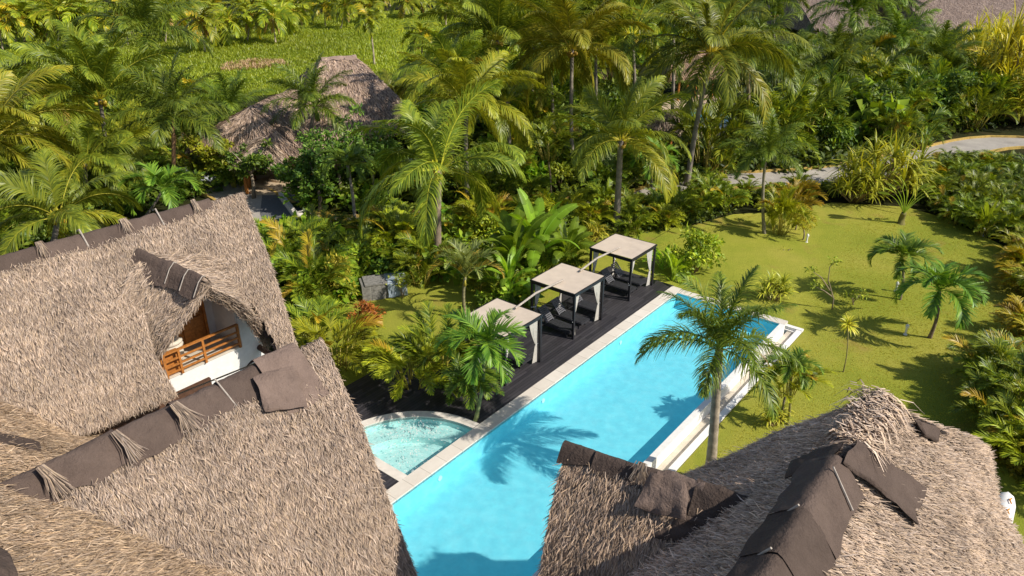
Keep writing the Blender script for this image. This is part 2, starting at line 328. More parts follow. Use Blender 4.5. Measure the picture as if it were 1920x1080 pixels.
def felt_quad(name, corners, parent, off=.2, nu=14, nv=10, wr=.05, seed=0, tone=1.0, ragged=.05):
    """draped sheet between 4 world corners (a b c d)"""
    a, b, c, d = [np.array(tuple(k), float) for k in corners]
    u, v = np.meshgrid(np.linspace(0, 1, nu), np.linspace(0, 1, nv), indexing='ij'); u = u.ravel()[:, None]; v = v.ravel()[:, None]
    p = a * (1 - u) * (1 - v) + b * u * (1 - v) + c * u * v + d * (1 - u) * v
    n = np.cross(b - a, d - a); n /= np.linalg.norm(n); n = n if n[2] > 0 else -n
    edge = np.minimum(np.minimum(u, 1 - u), np.minimum(v, 1 - v))
    p = p + n * (off + (vnoise(p, 2.3, seed)[:, None] - .5) * wr * 2 + (vnoise(p, 6, seed + 2)[:, None] - .5) * wr) + (edge < .001) * (np.stack([vnoise(p, 3, seed + k) for k in (5, 6, 7)], -1) - .5) * ragged * 2 - n * (edge < .001) * .05
    idx = np.arange(nu * nv).reshape(nu, nv); q = np.stack([idx[:-1, :-1], idx[1:, :-1], idx[1:, 1:], idx[:-1, 1:]], -1).reshape(-1, 4)
    mb = MB().add(p, q, col=(tone,) * 3).add(p - n * .02, q[:, ::-1], col=(tone * .7,) * 3)
    return mb.obj(name, M['felt'], parent, smooth=True)
def ridge_cap(name, a, b, ra, rb, parent, w=(.55, .4), pitch=(1.3, 1.3), seed=0, tone=1.0, up=.14, wr=.05):
    """felt saddle from ridge point a to b; side = direction of the first flank, w = slope widths of the flanks"""
    a = np.array(tuple(a)); b = np.array(tuple(b)); x = nrm(b - a); side = np.array(tuple(ra)); nu = max(6, int(np.linalg.norm(b - a) / .12)); xs = np.linspace(-1, 1, 15)
    P_ = []
    for i, u in enumerate(np.linspace(0, 1, nu)):
        c = a + (b - a) * u
        for k in xs:
            ww, pt = (w[0], pitch[0]) if k >= 0 else (w[1], pitch[1]); h = abs(k) * ww / math.hypot(1, pt); rd = math.sqrt(h * h + .012) - math.sqrt(.012)
            P_.append(c + side * (h if k >= 0 else -h) + np.array([0, 0, up - rd * pt]))
    p = np.array(P_); e = np.abs(np.tile(xs, nu)) > .95
    p = p + np.array([0, 0, 1]) * ((vnoise(p, 2.6, seed) - .5) * wr * 2 + (vnoise(p, 7, seed) - .5) * wr)[:, None]
    p = p + (e[:, None]) * (side * np.sign(np.tile(xs, nu))[:, None] - np.array([0, 0, 1.2])) * ((vnoise(p, 3, seed + 4) - .4) * .16)[:, None]
    idx = np.arange(nu * 15).reshape(nu, 15); q = np.stack([idx[:-1, :-1], idx[1:, :-1], idx[1:, 1:], idx[:-1, 1:]], -1).reshape(-1, 4)
    return MB().add(p, q, col=(tone,) * 3).obj(name, M['felt'], parent, smooth=True)
def tuft(name, at_, down, parent, L=.6, k=60, seed=0, spread=.4, wid=.02):
    """bundle of straw tied over a ridge"""
    r = np.random.default_rng(seed); a = np.array(tuple(at_)); dn_ = nrm(np.array(tuple(down))); lat = nrm(np.cross(dn_, [0, 0, 1])); nn = np.cross(lat, dn_); nn = nn if nn[2] > 0 else -nn
    f = r.normal(0, 1, k); LL = r.uniform(.5, 1.1, k) * L
    p0 = a + lat * (f * .04)[:, None] + nn * r.uniform(.05, .12, (k, 1)); p1 = p0 + (dn_ + lat * (f * spread * .5)[:, None]) * (LL * .5)[:, None] + nn * r.uniform(.0, .09, (k, 1)); p2 = p0 + (dn_ + lat * (f * spread)[:, None]) * LL[:, None] + nn * r.uniform(-.04, .05, (k, 1))
    c = PAL[r.integers(0, 6, k)] * r.uniform(.4, .8, (k, 1))
    return MB().strips(np.stack([p0, p1, p2], 1), np.tile([wid, wid, wid * .4], (k, 1)), np.tile(lat, (k, 3, 1)).reshape(k, 3, 3), c).obj(name, M['straw'], parent)
UP = Vector((0, 0, 1))
exec_parts = []
# ================================================================== SETTING
db = sorted({-2500, -600, -200, -100, -50, -20, 0, 9.3, 12.55, 16.9, 24, 32.3, 45, 60, 90, 140, 200, 300, 600, 2500})
nb = sorted({-2500, -700, -350, -200, -120, -80, -50, -35, -25, -19, -18.8, -17.6, -16.4, -15.2, -14.2, -13.2, -12.5, -8.25, 0, 10, 25, 50, 100, 250, 700, 2500})
mb = MB()
for i in range(len(db) - 1):
    for j in range(len(nb) - 1):
        a, b, c, d = db[i], db[i + 1], nb[j], nb[j + 1]
        if a >= 9.3 and b <= 32.3 and c >= -15.2 and d <= -8.25: continue
        if a >= 12.55 and b <= 16.9 and c >= -18.8 and d <= -15.2: continue
        v = []
        for (x, y) in ((a, c), (b, c), (b, d), (a, d)):
            p = W(x, y); v.append((p.x, p.y, gz(p.x, p.y) - .03))
        mb.add(v, [(0, 3, 2, 1)])
tag(mb.obj('ground', M['soil']), kind='structure')
def sheet(name, pts, mat, dz=0.0, kind='structure', step=1.6, flat=None):
    """flat polygon in world xy draped on the ground"""
    pts = [Vector((p[0], p[1], 0)) for p in pts]; out = []
    for a, b in zip(pts, pts[1:] + pts[:1]):
        k = max(1, int((b - a).length / step)); out += [a + (b - a) * i / k for i in range(k)]
    mb = MB().ngon([(p.x, p.y, flat if flat is not None else gz(p.x, p.y) + dz) for p in out])
    return tag(mb.obj(name, mat), kind=kind)
def wobble(pts, amp=.35, sub=6, seed=3):
    r = random.Random(seed); o = []; n = len(pts)
    for i in range(n):
        p0, p1, p2, p3 = pts[i - 1], pts[i], pts[(i + 1) % n], pts[(i + 2) % n]
        for k in range(sub):
            t = k / sub; q = .5 * ((2 * p1) + (p2 - p0) * t + (2 * p0 - 5 * p1 + 4 * p2 - p3) * t * t + (3 * p1 - p0 - 3 * p2 + p3) * t ** 3)
            o.append(q + Vector((r.uniform(-amp, amp), r.uniform(-amp, amp), 0)) * (0 if k == 0 else 1))
    return o
# right lawn: flat beyond the pool (kept off the slope), and the strip of lawn left of the deck
right = [W(18, -8.18), W(32.4, -8.18), W(32.4, -12.4), G(1235, 455), G(1290, 425), G(1375, 402), G(1440, 398), G(1560, 380), G(1700, 388), G(1780, 412), G(1900, 470), G(1935, 600), G(1900, 760), G(2000, 1000), W(16, 6), W(16, -2), W(16, -8.18)]
sheet('lawn', right, M['lawn'], .01)
mb = MB(); rows = [(-12.4, 32.4), (-13.2, 32.4), (-14.2, 32.4), (-15.2, 32.4), (-16.4, 32.4), (-17.6, 32.4), (-19.0, 32.4)]
v = []
for n_, d0 in rows:
    for d_ in (d0, 41): p = W(d_, n_); v.append((p.x, p.y, gz(p.x, p.y) + .012))
mb.add(v, [(2 * i, 2 * i + 1, 2 * i + 3, 2 * i + 2) for i in range(len(rows) - 1)])
tag(mb.obj('lawn', M['lawn']), kind='structure')
left = [W(16, -18.2), W(34, -19.02), W(40, -19.02), W(40, -22), W(32, -22.5), W(29.6, -24.5), W(27, -28), W(24, -29), W(18, -27), W(13.5, -24), W(13, -21)]
sheet('lawn', left, M['lawn'], .01, flat=-.04)
# meadow behind the gardens
mead = [G(-900, 330), G(-200, 200), G(60, 215), G(300, 190), G(560, 175), G(780, 165), G(960, 120), G(1150, 100), G(1420, 70), G(1700, 40), G(2600, 8), Vector((900, 900, 0)), Vector((-1600, 900, 0))]
sheet('meadow', mead, M['meadow'], .012, step=60)
def ribbon(name, px, w, mat, kerb=True):
    c = wobble([G(*p) for p in px], 0, 6)[:-6 * 1 - 5]
    L, R = [], []
    for i, p in enumerate(c):
        t = (c[min(i + 1, len(c) - 1)] - c[max(i - 1, 0)]); t.z = 0; t.normalize(); s = Vector((-t.y, t.x, 0)); L.append(p + s * w / 2); R.append(p - s * w / 2)
    mb = MB(); v = [(q.x, q.y, gz(q.x, q.y) + .02) for a in zip(L, R) for q in a]
    mb.add(v, [(2 * i, 2 * i + 1, 2 * i + 3, 2 * i + 2) for i in range(len(c) - 1)])
    tag(mb.obj(name, mat), kind='structure')
    if kerb:
        kb = MB()
        for side, sg in ((L, 1), (R, -1)):
            for a, b in zip(side, side[1:]):
                if (b - a).length > .05:
                    a = Vector((a.x, a.y, gz(a.x, a.y) + .05)); b = Vector((b.x, b.y, gz(b.x, b.y) + .05)); kb.bar(a, b, .22, .26)
        tag(kb.obj('kerb', M['kerb_yellow']), kind='structure')
ribbon('road', [(2300, 330), (1920, 268), (1745, 293), (1580, 330), (1450, 338), (1330, 342), (1200, 378), (1050, 392), (900, 398), (760, 420), (640, 428), (560, 420), (500, 395), (430, 355), (360, 345), (250, 330)], 3.9, M['road'])
sheet('plantation_soil', [G(-900, 120), G(20, 96), G(170, 88), G(330, 62), G(560, 30), G(900, 10), Vector((500, 900, 0)), Vector((-1600, 900, 0))], M['soil'], .03, step=60)
sheet('patio', [G(1250, 180), G(1330, 178), G(1420, 205), G(1400, 262), G(1300, 262), G(1230, 225)], M['terrace'], .03)
# ---- deck
th = [math.radians(a) for a in range(0, 91, 6)]
arc = [(13.05 + 3.74 * math.sin(a), -15.0 - 3.74 * math.cos(a)) for a in th]
deck = [(9.3, -14.99), (12.66, -14.99), (12.66, -18.74)] + arc[:-1] + [(16.79, -14.99), (32.25, -14.99), (32.25, -18.95), (18.2, -18.95), (17.4, -20.9), (9.3, -21)]
mb = MB().ngon([W(a, b, 0.0) for a, b in deck][::-1])
pp = [W(a, b, 0) for a, b in deck]
for a, b in zip(pp, pp[1:] + pp[:1]): mb.add([tuple(a), tuple(b), tuple(b - UP * .25), tuple(a - UP * .25)], [(0, 1, 2, 3)])
tag(mb.obj('deck', M['deck']), kind='structure')
mb = MB().box(W(6.0, -12.0, .0), (6.9, 13, .06)).box(W(9.7, -5.7, -.02), (16, 4.6, .06))
tag(mb.obj('terrace', simple('grey_paving', (.30, .29, .29), .8, 4, .15)), kind='structure')
# ---- pool
pool = empty('swimming_pool', W(20, -12), label='long turquoise infinity pool with pale coping beside the dark deck', cat='swimming pool')
D0, D1, N0, N1, FL = 9.8, 31.55, -14.42, -9.1, -.78
mb = MB()
def quad(mb, a, b, c, d, **k): mb.add([tuple(a), tuple(b), tuple(c), tuple(d)], [(0, 1, 2, 3)], **k)
quad(mb, W(D0, N0, FL), W(D0, N1, FL), W(D1, N1, FL), W(D1, N0, FL))
quad(mb, W(D0, N0, FL), W(D1, N0, FL), W(D1, N0, -.02), W(D0, N0, -.02)); quad(mb, W(D0, N1, FL), W(D1, N1, FL), W(D1, N1, -.02), W(D0, N1, -.02))
quad(mb, W(D0, N0, FL), W(D0, N1, FL), W(D0, N1, -.02), W(D0, N0, -.02)); quad(mb, W(D1, N0, FL), W(D1, N1, FL), W(D1, N1, -.02), W(D1, N0, -.02))
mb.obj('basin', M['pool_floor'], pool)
mb = MB().box(W((9.3 + 32.1) / 2, -14.70, -.04), (32.1 - 9.3, .56, .14)).box(W(31.80, -11.65, -.045), (.5, 5.53, .13)).box(W(9.55, -11.65, -.045), (.5, 5.53, .13))
mb.obj('coping', M['coping_slabs'], pool)
mb = MB().box(W(24.95, -8.98, -.42), (13.3, .24, .88)); mb.box(W(13.9, -8.98, -.25), (8.7, .24, .5)); mb.obj('overflow_wall', M['stucco'], pool)
mb = MB().box(W(25.25, -8.65, -.62), (14.3, .40, .2)); mb.obj('overflow_trough', M['tiles_tan'], pool)
mb = MB().box(W(25.25, -8.33, -.45), (14.3, .24, .2)).box(W(32.28, -9.55, -.43), (.24, 2.7, .22)); mb.box(W(32.1, -9.55, -.55), (.12, 2.7, .2)); mb.obj('outer_kerb', M['pool_plaster'], pool)
MB().box(W(18.2, -8.72, -.2), (.32, .80, .5)).obj('end_pier', M['stucco'], pool)
for i in range(3): MB().tube([W(14 + i * 6, N0 + .002, -.42), W(14 + i * 6, N0 + .03, -.42)], .10, 14).obj('pool_light', M['white_plastic'], pool)
def grid_sheet(d0, d1, n0, n1, z, k=1):
    mb = MB(); return quad(mb, W(d0, n0, z), W(d0, n1, z), W(d1, n1, z), W(d1, n0, z)) or mb
tag(grid_sheet(D0, D1, N0, N1, -.045).obj('pool_water', M['water']), kind='structure')
# ---- spa quarter circle
spa = empty('spa_pool', W(13.8, -16), label='quarter round spa pool with pale aqua bubbling water beside the long pool', cat='spa pool')
def qc(r, k=24, c=(13.05, -15.0)): return [(c[0] + r * math.sin(a), c[1] - r * math.cos(a)) for a in np.linspace(0, math.pi / 2, k)]
mb = MB(); z = -.55
mb.ngon([W(13.05, -15.0, z)] + [W(a, b, z) for a, b in qc(2.5)])
o, i_ = qc(3.35), qc(2.5)
for k in range(23):
    quad(mb, W(*o[k], -.28), W(*o[k + 1], -.28), W(*i_[k + 1], -.28), W(*i_[k], -.28)); quad(mb, W(*i_[k], -.28), W(*i_[k + 1], -.28), W(*i_[k + 1], z), W(*i_[k], z)); quad(mb, W(*o[k], -.28), W(*o[k + 1], -.28), W(*o[k + 1], 0), W(*o[k], 0))
quad(mb, W(13.05, -15, z), W(13.05, -18.35, z), W(13.05, -18.35, 0), W(13.05, -15, 0)); quad(mb, W(13.05, -15, z), W(16.4, -15, z), W(16.4, -15, 0), W(13.05, -15, 0))
mb.obj('basin', M['spa_floor'], spa)
mb = MB(); o2 = qc(3.72)
top = .028
for k in range(23):
    quad(mb, W(*o2[k], top), W(*o2[k + 1], top), W(*o[k + 1], top), W(*o[k], top)); quad(mb, W(*o[k], top), W(*o[k + 1], top), W(*o[k + 1], -.1), W(*o[k], -.1)); quad(mb, W(*o2[k], top), W(*o2[k + 1], top), W(*o2[k + 1], -.1), W(*o2[k], -.1))
mb.box(W(12.855, -16.85, -.035), (.385, 3.74, .125)); mb.obj('coping', M['coping_stone'], spa)
mb = MB().ngon(([W(13.05, -15.0, -.05)] + [W(a, b, -.05) for a, b in qc(3.35)])[::-1]); tag(mb.obj('spa_water', M['spa_water']), kind='structure')
mb = MB(); r = random.Random(4)
for k in range(380):                                           # thin foam flecks drifting over the jets
    a = math.radians(r.gauss(48, 20)); rr = min(3.25, max(.3, r.gauss(2.75, .32) if r.random() < .62 else r.gauss(1.6, .6)))
    if not 0.03 < a < 1.54: continue
    c = W(13.05 + rr * math.sin(a), -15.0 - rr * math.cos(a), -.036 + r.uniform(0, .006)); s = r.uniform(.008, .03); t = Vector((math.cos(a * 2 + r.uniform(-1, 1)), math.sin(a * 2), 0)).normalized(); u = Vector((-t.y, t.x, 0))
    quad(mb, c - t * s * 2, c + u * s * .6, c + t * s * 2, c - u * s * .6)
tag(mb.obj('water_foam', M['white_plastic']), kind='stuff', label='white bubbling foam flecks over the spa jets', cat='foam')

def strip_mask(d0, d1, n0, n1):
    def f(p):
        d = p[:, 0] * AD.x + p[:, 1] * AD.y; n = p[:, 0] * AN.x + p[:, 1] * AN.y
        return (d > d0) & (d < d1) & (n > n0) & (n < n1)
    return f
# ================================================================== LEFT VILLA
vl = empty('thatched_villa', W(9, -20), label='large thatched villa at left with balcony dormer and white walls', cat='villa')
zr, ze = 8.0, 3.8
A_r0, A_r1 = W(-3, -23.73, zr), Vector(P(458, 362, zr)); A_e0 = W(-3, -20.75, ze + .15); A_e1 = Vector(P(556, 648, ze))
A_em = W(12.2, -20.35, ze)
slA = Slope([A_r0, A_r1 - AD * .1], [A_e0, A_e1], .22)
def holeA(p):
    d = p[:, 0] * AD.x + p[:, 1] * AD.y; n = p[:, 0] * AN.x + p[:, 1] * AN.y
    return (d > 8.2 + np.clip(-20.6 - n, 0, 3) * .42) & (d < 11.75 - np.clip(-20.6 - n, 0, 3) * .7) & (n > -22.3)
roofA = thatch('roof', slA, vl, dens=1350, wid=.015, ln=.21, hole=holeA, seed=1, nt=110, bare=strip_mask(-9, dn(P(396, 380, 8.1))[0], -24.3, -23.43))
slAb = Slope([W(-3, -23.75, zr), A_r1], [W(-3, -27.6, 3.2), W(12.4, -27.6, 3.2)], .2)
thatch('roof', slAb, vl, dens=60, wid=.05, seed=2, nt=30, ns=16)
# verge end closing wall under the ridge
MB().ngon([W(12.3, -27, 3.2), W(12.3, -21.0, 3.2), W(12.6, -23.73, 7.5)]).obj('gable_wall', M['stucco'], vl)
# valley wing C (slope facing along the pool)
slC = Slope([W(1.55, -30, 7.5), W(1.55, -7, 7.5)], [W(6.2, -30, 3.0), W(6.2, -7, 3.0)], .1)
roofC = thatch('roof', slC, vl, dens=1100, wid=.016, ln=.23, seed=3, nt=90, tint=(1.06, 1.0, .88), edges=(0, 0, 1, 0), thick=.25)
thatch('roof', Slope([W(1.55, -30, 7.5), W(1.55, -7, 7.5)], [W(-2, -30, 4.4), W(-2, -7, 4.4)], .1), vl, dens=40, wid=.06, seed=4, nt=20, ns=10)
# front wing B
B_r1 = Vector(P(603, 636, 6.5)); bn = dn(B_r1)[1]
B_e1 = Vector(P(782, 1085, 2.3)); 
slB = Slope([W(-1, bn, 6.5), B_r1], [W(-1, dn(B_e1)[1] + .1, 2.3), B_e1], .22)
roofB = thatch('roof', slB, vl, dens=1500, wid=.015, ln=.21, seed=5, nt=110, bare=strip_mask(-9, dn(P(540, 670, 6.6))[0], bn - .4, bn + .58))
slBb = Slope([W(-1, bn - .02, 6.5), B_r1], [W(-1, bn - 3.4, 3.0), W(dn(B_r1)[0] - .6, bn - 3.4, 3.0)], .15)
thatch('roof', slBb, vl, dens=300, wid=.025, seed=6, nt=60, ns=20)
mb = MB().box(W(3.5, -13.9, 1.2), (10.0, 4.8, 2.4)); mb.obj('wall', M['stucco'], vl)
MB().ngon([W(8.51, -16.2, 2.3), W(8.51, -11.5, 2.3), W(8.51, bn, 5.6)]).obj('gable_wall', M['stucco'], vl)
# body A with balcony
mb = MB(); BW = -21.42
mb.box(W(3.9, -24.2, 1.72), (16.8, 5.55, 3.44))           # ground floor mass, outer face at n=-21.42
mb.box(W(11.88, -22.2, 4.0), (.76, 1.6, 1.12)); mb.box(W(8.5, -22.3, 4.05), (.3, 1.7, 1.2))
mb.box(W(9.9, -22.95, 4.75), (3.2, .12, 2.7))
mb.box(W(11.50, -22.4, 4.6), (.12, 1.9, 2.3)); mb.obj('wall', M['stucco'], vl)
MB().box(W(10.05, -22.36, 3.462), (2.85, 1.95, .05)).obj('balcony_floor', M['tiles_tan'], vl)
mb = MB(); mb.box(W(7.1, -20.72, 3.14), (5.4, .12, .26)); mb.obj('fascia_board', M['dark_wood'], vl)
dr = MB().box(W(10.55, -22.85, 4.62), (.95, .06, 2.35)).obj('balcony_door', M['wood_stain'], vl)
mb = MB()
for k in range(11): mb.box(W(10.55, -22.79, 4.72 + k * .10), (.74, .05, .055))
mb.obj('louvre', M['wood_stain'], dr)
mb = MB(); mb.box(W(10.55, -22.79, 4.05), (.7, .04, .85)).box(W(10.05, -22.79, 4.62), (.08, .12, 2.38)).box(W(11.05, -22.79, 4.62), (.08, .12, 2.38)); mb.obj('door_frame', M['wood_stain'], dr)
rl = MB(); RN = -21.36
for z_ in (4.36,): rl.box(W(10.07, RN, z_), (2.72, .09, .06))
for z_ in (4.08, 3.86, 3.63): rl.box(W(10.07, RN, z_), (2.7, .05, .06))
rl = rl.obj('railing', M['wood_stain'], vl)
for d_ in (8.74, 9.25, 10.1, 11.4): MB().box(W(d_, RN, 3.92), (.075, .085, .92)).obj('post', M['wood_stain'], rl)
MB().box(W(9.0, -21.6, 3.9), (.62, .05, .8)).obj('side_panel', M['wood_stain'], vl)
MB().tube([W(12.15, -21.6, 3.1), W(12.15, -20.62, 3.05)], .11, 10).obj('roof_beam', M['dark_wood'], vl)
# dormer
zt = np.array(slA.hit(268, 484, .1)); Dt = Vector(zt); Df = Vector(P(392, 540, 6.72))
eL, eR = Vector(P(262, 722, 3.6)), W(12.05, -20.45, 3.75)
bL, bR = Vector(slA.hit(225, 560, .05)), Vector(slA.hit(420, 490, .02))
slDL = Slope([Dt, Df], [bL, eL], .12); slDR = Slope([Dt, Df + AD * .05], [bR, eR], .2)
thatch('dormer_roof', slDL, vl, dens=1300, wid=.017, seed=7, nt=40, ns=30, thick=.14, edges=(0, 1, 1, 0), shag=1.1, ln=.3)
thatch('dormer_roof', slDR, vl, dens=1300, wid=.017, seed=8, nt=40, ns=30, thick=.28, edges=(0, 1, 1, 0), shag=1.5, ln=.33)
x = (Df - Dt).normalized(); x.z = 0; x.normalize(); sd = Vector((-x.y, x.x, 0)); sd = sd if sd.dot(AD) < 0 else -sd
ridge_cap('ridge_cap', Dt - x * .25 + UP * -.05, Dt + (Df - Dt) * .52, sd, sd, roofA, (.92, .6), (1.15, 1.0), 3, 1.0, .26, .07)
ridge_cap('ridge_cap', Dt + (Df - Dt) * .5, Df - (Df - Dt) * .05, sd, sd, roofA, (.75, .55), (1.35, 1.2), 4, .92, .27, .07)
for f_ in (.5, .72, .93):
    c = Dt + (Df - Dt) * f_ + UP * .33
    MB().tube([c - sd * .10 - UP * .05, c, c + sd * .2 - UP * .14, c + sd * .48 - UP * .52], .016, 6).obj('tie_pole', M['grey_pole'], roofA)
# felt on ridge A
dr_ = nrm(np.array(tuple(AN)))
def on_ridge(px, py, z): return Vector(P(px, py, z))
jo = [(-40, 505), (84, 470), (160, 446), (238, 424), (298, 404), (362, 384), (398, 378)]
for k, (a, b) in enumerate(zip(jo, jo[1:])):
    da, dbb = dn(P(*a, zr + .1))[0], dn(P(*b, zr + .1))[0]
    ridge_cap('ridge_cap', W(da, -23.73, zr), W(dbb + .04, -23.73, zr), AN, AN, roofA, (.64, .6), (1.42, 1.3), 10 + k, .9 + .2 * (k % 2), .15 + .012 * (k % 2), .035)
    if k: 
        if k % 2: tuft('straw_tie', W(da, -23.70, zr + .25), Vector(AN) - UP * 1.45, roofA, .5, 40, k, .10, .02)
        else: MB().tube([W(da, -23.9, zr + .2), W(da, -23.7, zr + .30), W(da + .02, -23.36, zr - .2)], .028, 6).obj('tie_pole', M['grey_pole'], roofA)
# felt on ridge B
jb = [(-60, 975), (78, 890), (216, 822), (330, 772), (412, 728), (490, 690)]
for k, (a, b) in enumerate(zip(jb, jb[1:])):
    da, dbb = dn(P(*a, 6.6))[0], dn(P(*b, 6.6))[0]
    ridge_cap('ridge_cap', W(da, bn, 6.5), W(dbb + .05, bn, 6.5), AN, AN, roofB, (.90, .5), (.95, 1.1), 20 + k, 1.0 + .12 * (k % 2), .18 + .012 * (k % 2), .05)
    if k in (1, 2, 3): tuft('straw_tie', W(da, bn + .1, 6.72), Vector(AN) - UP * .95 + AD * .25, roofB, .8, 110, 40 + k, .14, .02)
    if k == 4: MB().tube([W(da, bn, 6.80), W(da + .12, bn + .6, 6.18)], .022, 6).obj('tie_pole', M['grey_pole'], roofB)
da, dbb = dn(P(478, 690, 6.6))[0], dn(P(556, 655, 6.6))[0]
ridge_cap('ridge_cap', W(da, bn, 6.5), W(dbb, bn, 6.5), AN, AN, roofB, (1.78, .5), (.93, 1.1), 31, 1.9, .30, .04)
felt_quad('ridge_cap', [slB.hit(472, 712), slB.hit(552, 688), slB.hit(573, 768), slB.hit(496, 779)], roofB, .22, 16, 16, seed=33, tone=1.75, wr=.035)
# felt flaps on wing C
for cs, sd_ in (([(-20, 812), (76, 838), (74, 852), (-20, 836)], 1), ([(-20, 728), (10, 738), (8, 746), (-20, 742)], 2), ([(-30, 1020), (4, 1040), (36, 1085), (-30, 1090)], 3)):
    felt_quad('ridge_cap', [slC.hit(*c) for c in cs], roofC, .12, seed=sd_, tone=.8)
chair = empty('armchair', W(9.45, -22.3, 3.49), label='cream rounded armchair behind the balcony railing of the left villa', cat='armchair')
mb = MB(); a = np.linspace(0, 2 * math.pi, 17)[:-1]
prof = [(.0, .02), (.30, .02), (.36, .12), (.38, .3), (.36, .42), (.0, .44)]
for (r0, z0), (r1, z1) in zip(prof, prof[1:]):
    v = []
    for t in a: v += [tuple(W(9.45 + r0 * math.cos(t), -22.3 + r0 * math.sin(t), 3.49 + z0)), tuple(W(9.45 + r1 * math.cos(t), -22.3 + r1 * math.sin(t), 3.49 + z1))]
    mb.add(v, [(2 * i, 2 * ((i + 1) % 16), 2 * ((i + 1) % 16) + 1, 2 * i + 1) for i in range(16)])
mb.obj('seat', M['tiles_tan'], chair, smooth=True)
MB().tube([W(9.45 + .33 * math.cos(t), -22.3 + .33 * math.sin(t), 4.1) for t in np.linspace(-.2, math.pi + .2, 12)], .09, 8).tube([W(9.45 + .34 * math.cos(t), -22.3 + .34 * math.sin(t), 4.25) for t in np.linspace(.4, math.pi - .4, 10)], .08, 8).obj('backrest', M['tiles_tan'], chair, smooth=True)

# ================================================================== RIGHT VILLA
vr = empty('thatched_villa', W(12, -2), label='thatched villa at lower right with ridges wrapped in brown felt', cat='villa')
zD = 8.0; apex = Vector(P(1648, 742, zD)); rn = dn(apex)[1]
R0 = W(3, rn, zD)
lowR = [W(3, 2.9, 2.6), W(14, 2.2, 2.8), Vector(P(1922, 1062, 3)), Vector(P(1868, 945, 3)), Vector(P(1858, 905, 3.1)), Vector(P(1838, 862, 3.4))]
upR = [R0, R0.lerp(apex, .55), apex - AD * .6, apex + AN * .1 - UP * .1, Vector(P(1722, 788, 7.3)), Vector(P(1782, 806, 6.6))]
slR = Slope(upR, lowR, .25)
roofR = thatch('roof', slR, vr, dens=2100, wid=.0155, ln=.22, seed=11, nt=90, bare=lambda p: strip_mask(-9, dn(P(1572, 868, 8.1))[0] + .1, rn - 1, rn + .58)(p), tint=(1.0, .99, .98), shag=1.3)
eL0 = Vector(P(1275, 905, 4.0))
slL = Slope([R0, apex], [W(3, -6.2, 3.6), eL0], .12)
roofL = thatch('roof', slL, vr, dens=2100, wid=.0155, ln=.22, seed=12, nt=80, bare=lambda p: strip_mask(-9, dn(P(1572, 868, 8.1))[0] + .1, rn - .45, rn + 1)(p), tint=(1.5, 1.42, 1.36), shag=1.2, edges=(0, 1, 1, 0))  # straw colour brightened to offset the deep shade on this slope
# rough shaggy crest over the bare stretch of ridge
r12 = np.random.default_rng(12); mb = MB(); K = 1300
tt = r12.uniform(0, 1, K); c0 = np.array(tuple(apex - AD * 2.0)); c1 = np.array(tuple(apex + AD * .15)); p0 = c0 + (c1 - c0) * tt[:, None] + np.array(tuple(AN)) * r12.normal(0, .16, (K, 1)) + np.array([0, 0, 1]) * r12.uniform(-.05, .12, (K, 1))
sg = np.where(r12.random(K) < .5, -1, 1)[:, None]; dd = nrm(np.array(tuple(AN)) * sg * r12.uniform(.5, 1.3, (K, 1)) + np.array(tuple(AD)) * r12.normal(.25, .5, (K, 1)) - np.array([0, 0, 1]) * r12.uniform(.3, 1.4, (K, 1)))
L_ = r12.uniform(.25, .6, K)[:, None]; sdv = nrm(np.cross(dd, [0, 0, 1])); cc = PAL[r12.integers(0, 6, K)] * r12.uniform(.7, 1.35, (K, 1))
mb.strips(np.stack([p0, p0 + dd * L_ * .5 + [0, 0, .05], p0 + dd * L_ - np.array([0, 0, .1])], 1), np.tile([.03, .03, .01], (K, 1)), np.repeat(sdv[:, None], 3, 1), cc)
mb.obj('ridge_straw', M['straw'], roofR)
# wing E
E0 = Vector(P(1064, 842, 6.75)); E1 = Vector(P(1420, 962, 6.75))
El0 = Vector(P(1012, 1095, 4.6)); 
slE = Slope([E0, E1], [El0, El0 + (E1 - E0) * 1.0], .2)
roofE = thatch('roof', slE, vr, dens=2100, wid=.0155, ln=.23, seed=13, nt=60, shag=1.4, tint=(1.05, 1.0, .95))
slEb = Slope([E0, E1], [E0 + AD * 2.4 - UP * 2.6 + AN * .5, E1 + AD * 2.4 - UP * 2.6], .1)
thatch('roof', slEb, vr, dens=300, wid=.03, seed=14, nt=30, ns=18)
ex = (E1 - E0).normalized(); es = Vector((ex.y, -ex.x, 0)); es.normalize()
if es.y > 0: es = -es
je = [(0, .17), (.165, .42), (.41, .60)]
for k, (a, b) in enumerate(je):
    ridge_cap('ridge_cap', E0.lerp(E1, a) - ex * (.1 if k == 0 else 0), E0.lerp(E1, b), es, es, roofE, (.42 + .12 * k, .4), (1.3, 1.2), 50 + k, .62 + .1 * k, .17 + .015 * k, .05)
tuft('straw_tie', E0.lerp(E1, .42) + UP * .3, es - UP * 1.4, roofE, .4, 60, 61, .2)
ridge_cap('ridge_cap', E0.lerp(E1, .5), E0.lerp(E1, .74), es, es, roofE, (1.05, .5), (1.35, 1.1), 55, 1.6, .24, .10)
ridge_cap('ridge_cap', E0.lerp(E1, .70), E0.lerp(E1, 1.0), es, es, roofE, (.8, .45), (1.1, 1.1), 56, .72, .24, .09)
felt_quad('ridge_cap', [slE.hit(*c) for c in ((1228, 1005), (1285, 960), (1345, 985), (1290, 1035))], roofE, .22, seed=57, tone=.85, wr=.12)
felt_quad('ridge_cap', [slE.hit(*c) for c in ((1226, 884), (1292, 905), (1296, 975), (1196, 950))], roofE, .34, seed=58, tone=1.7, wr=.09)
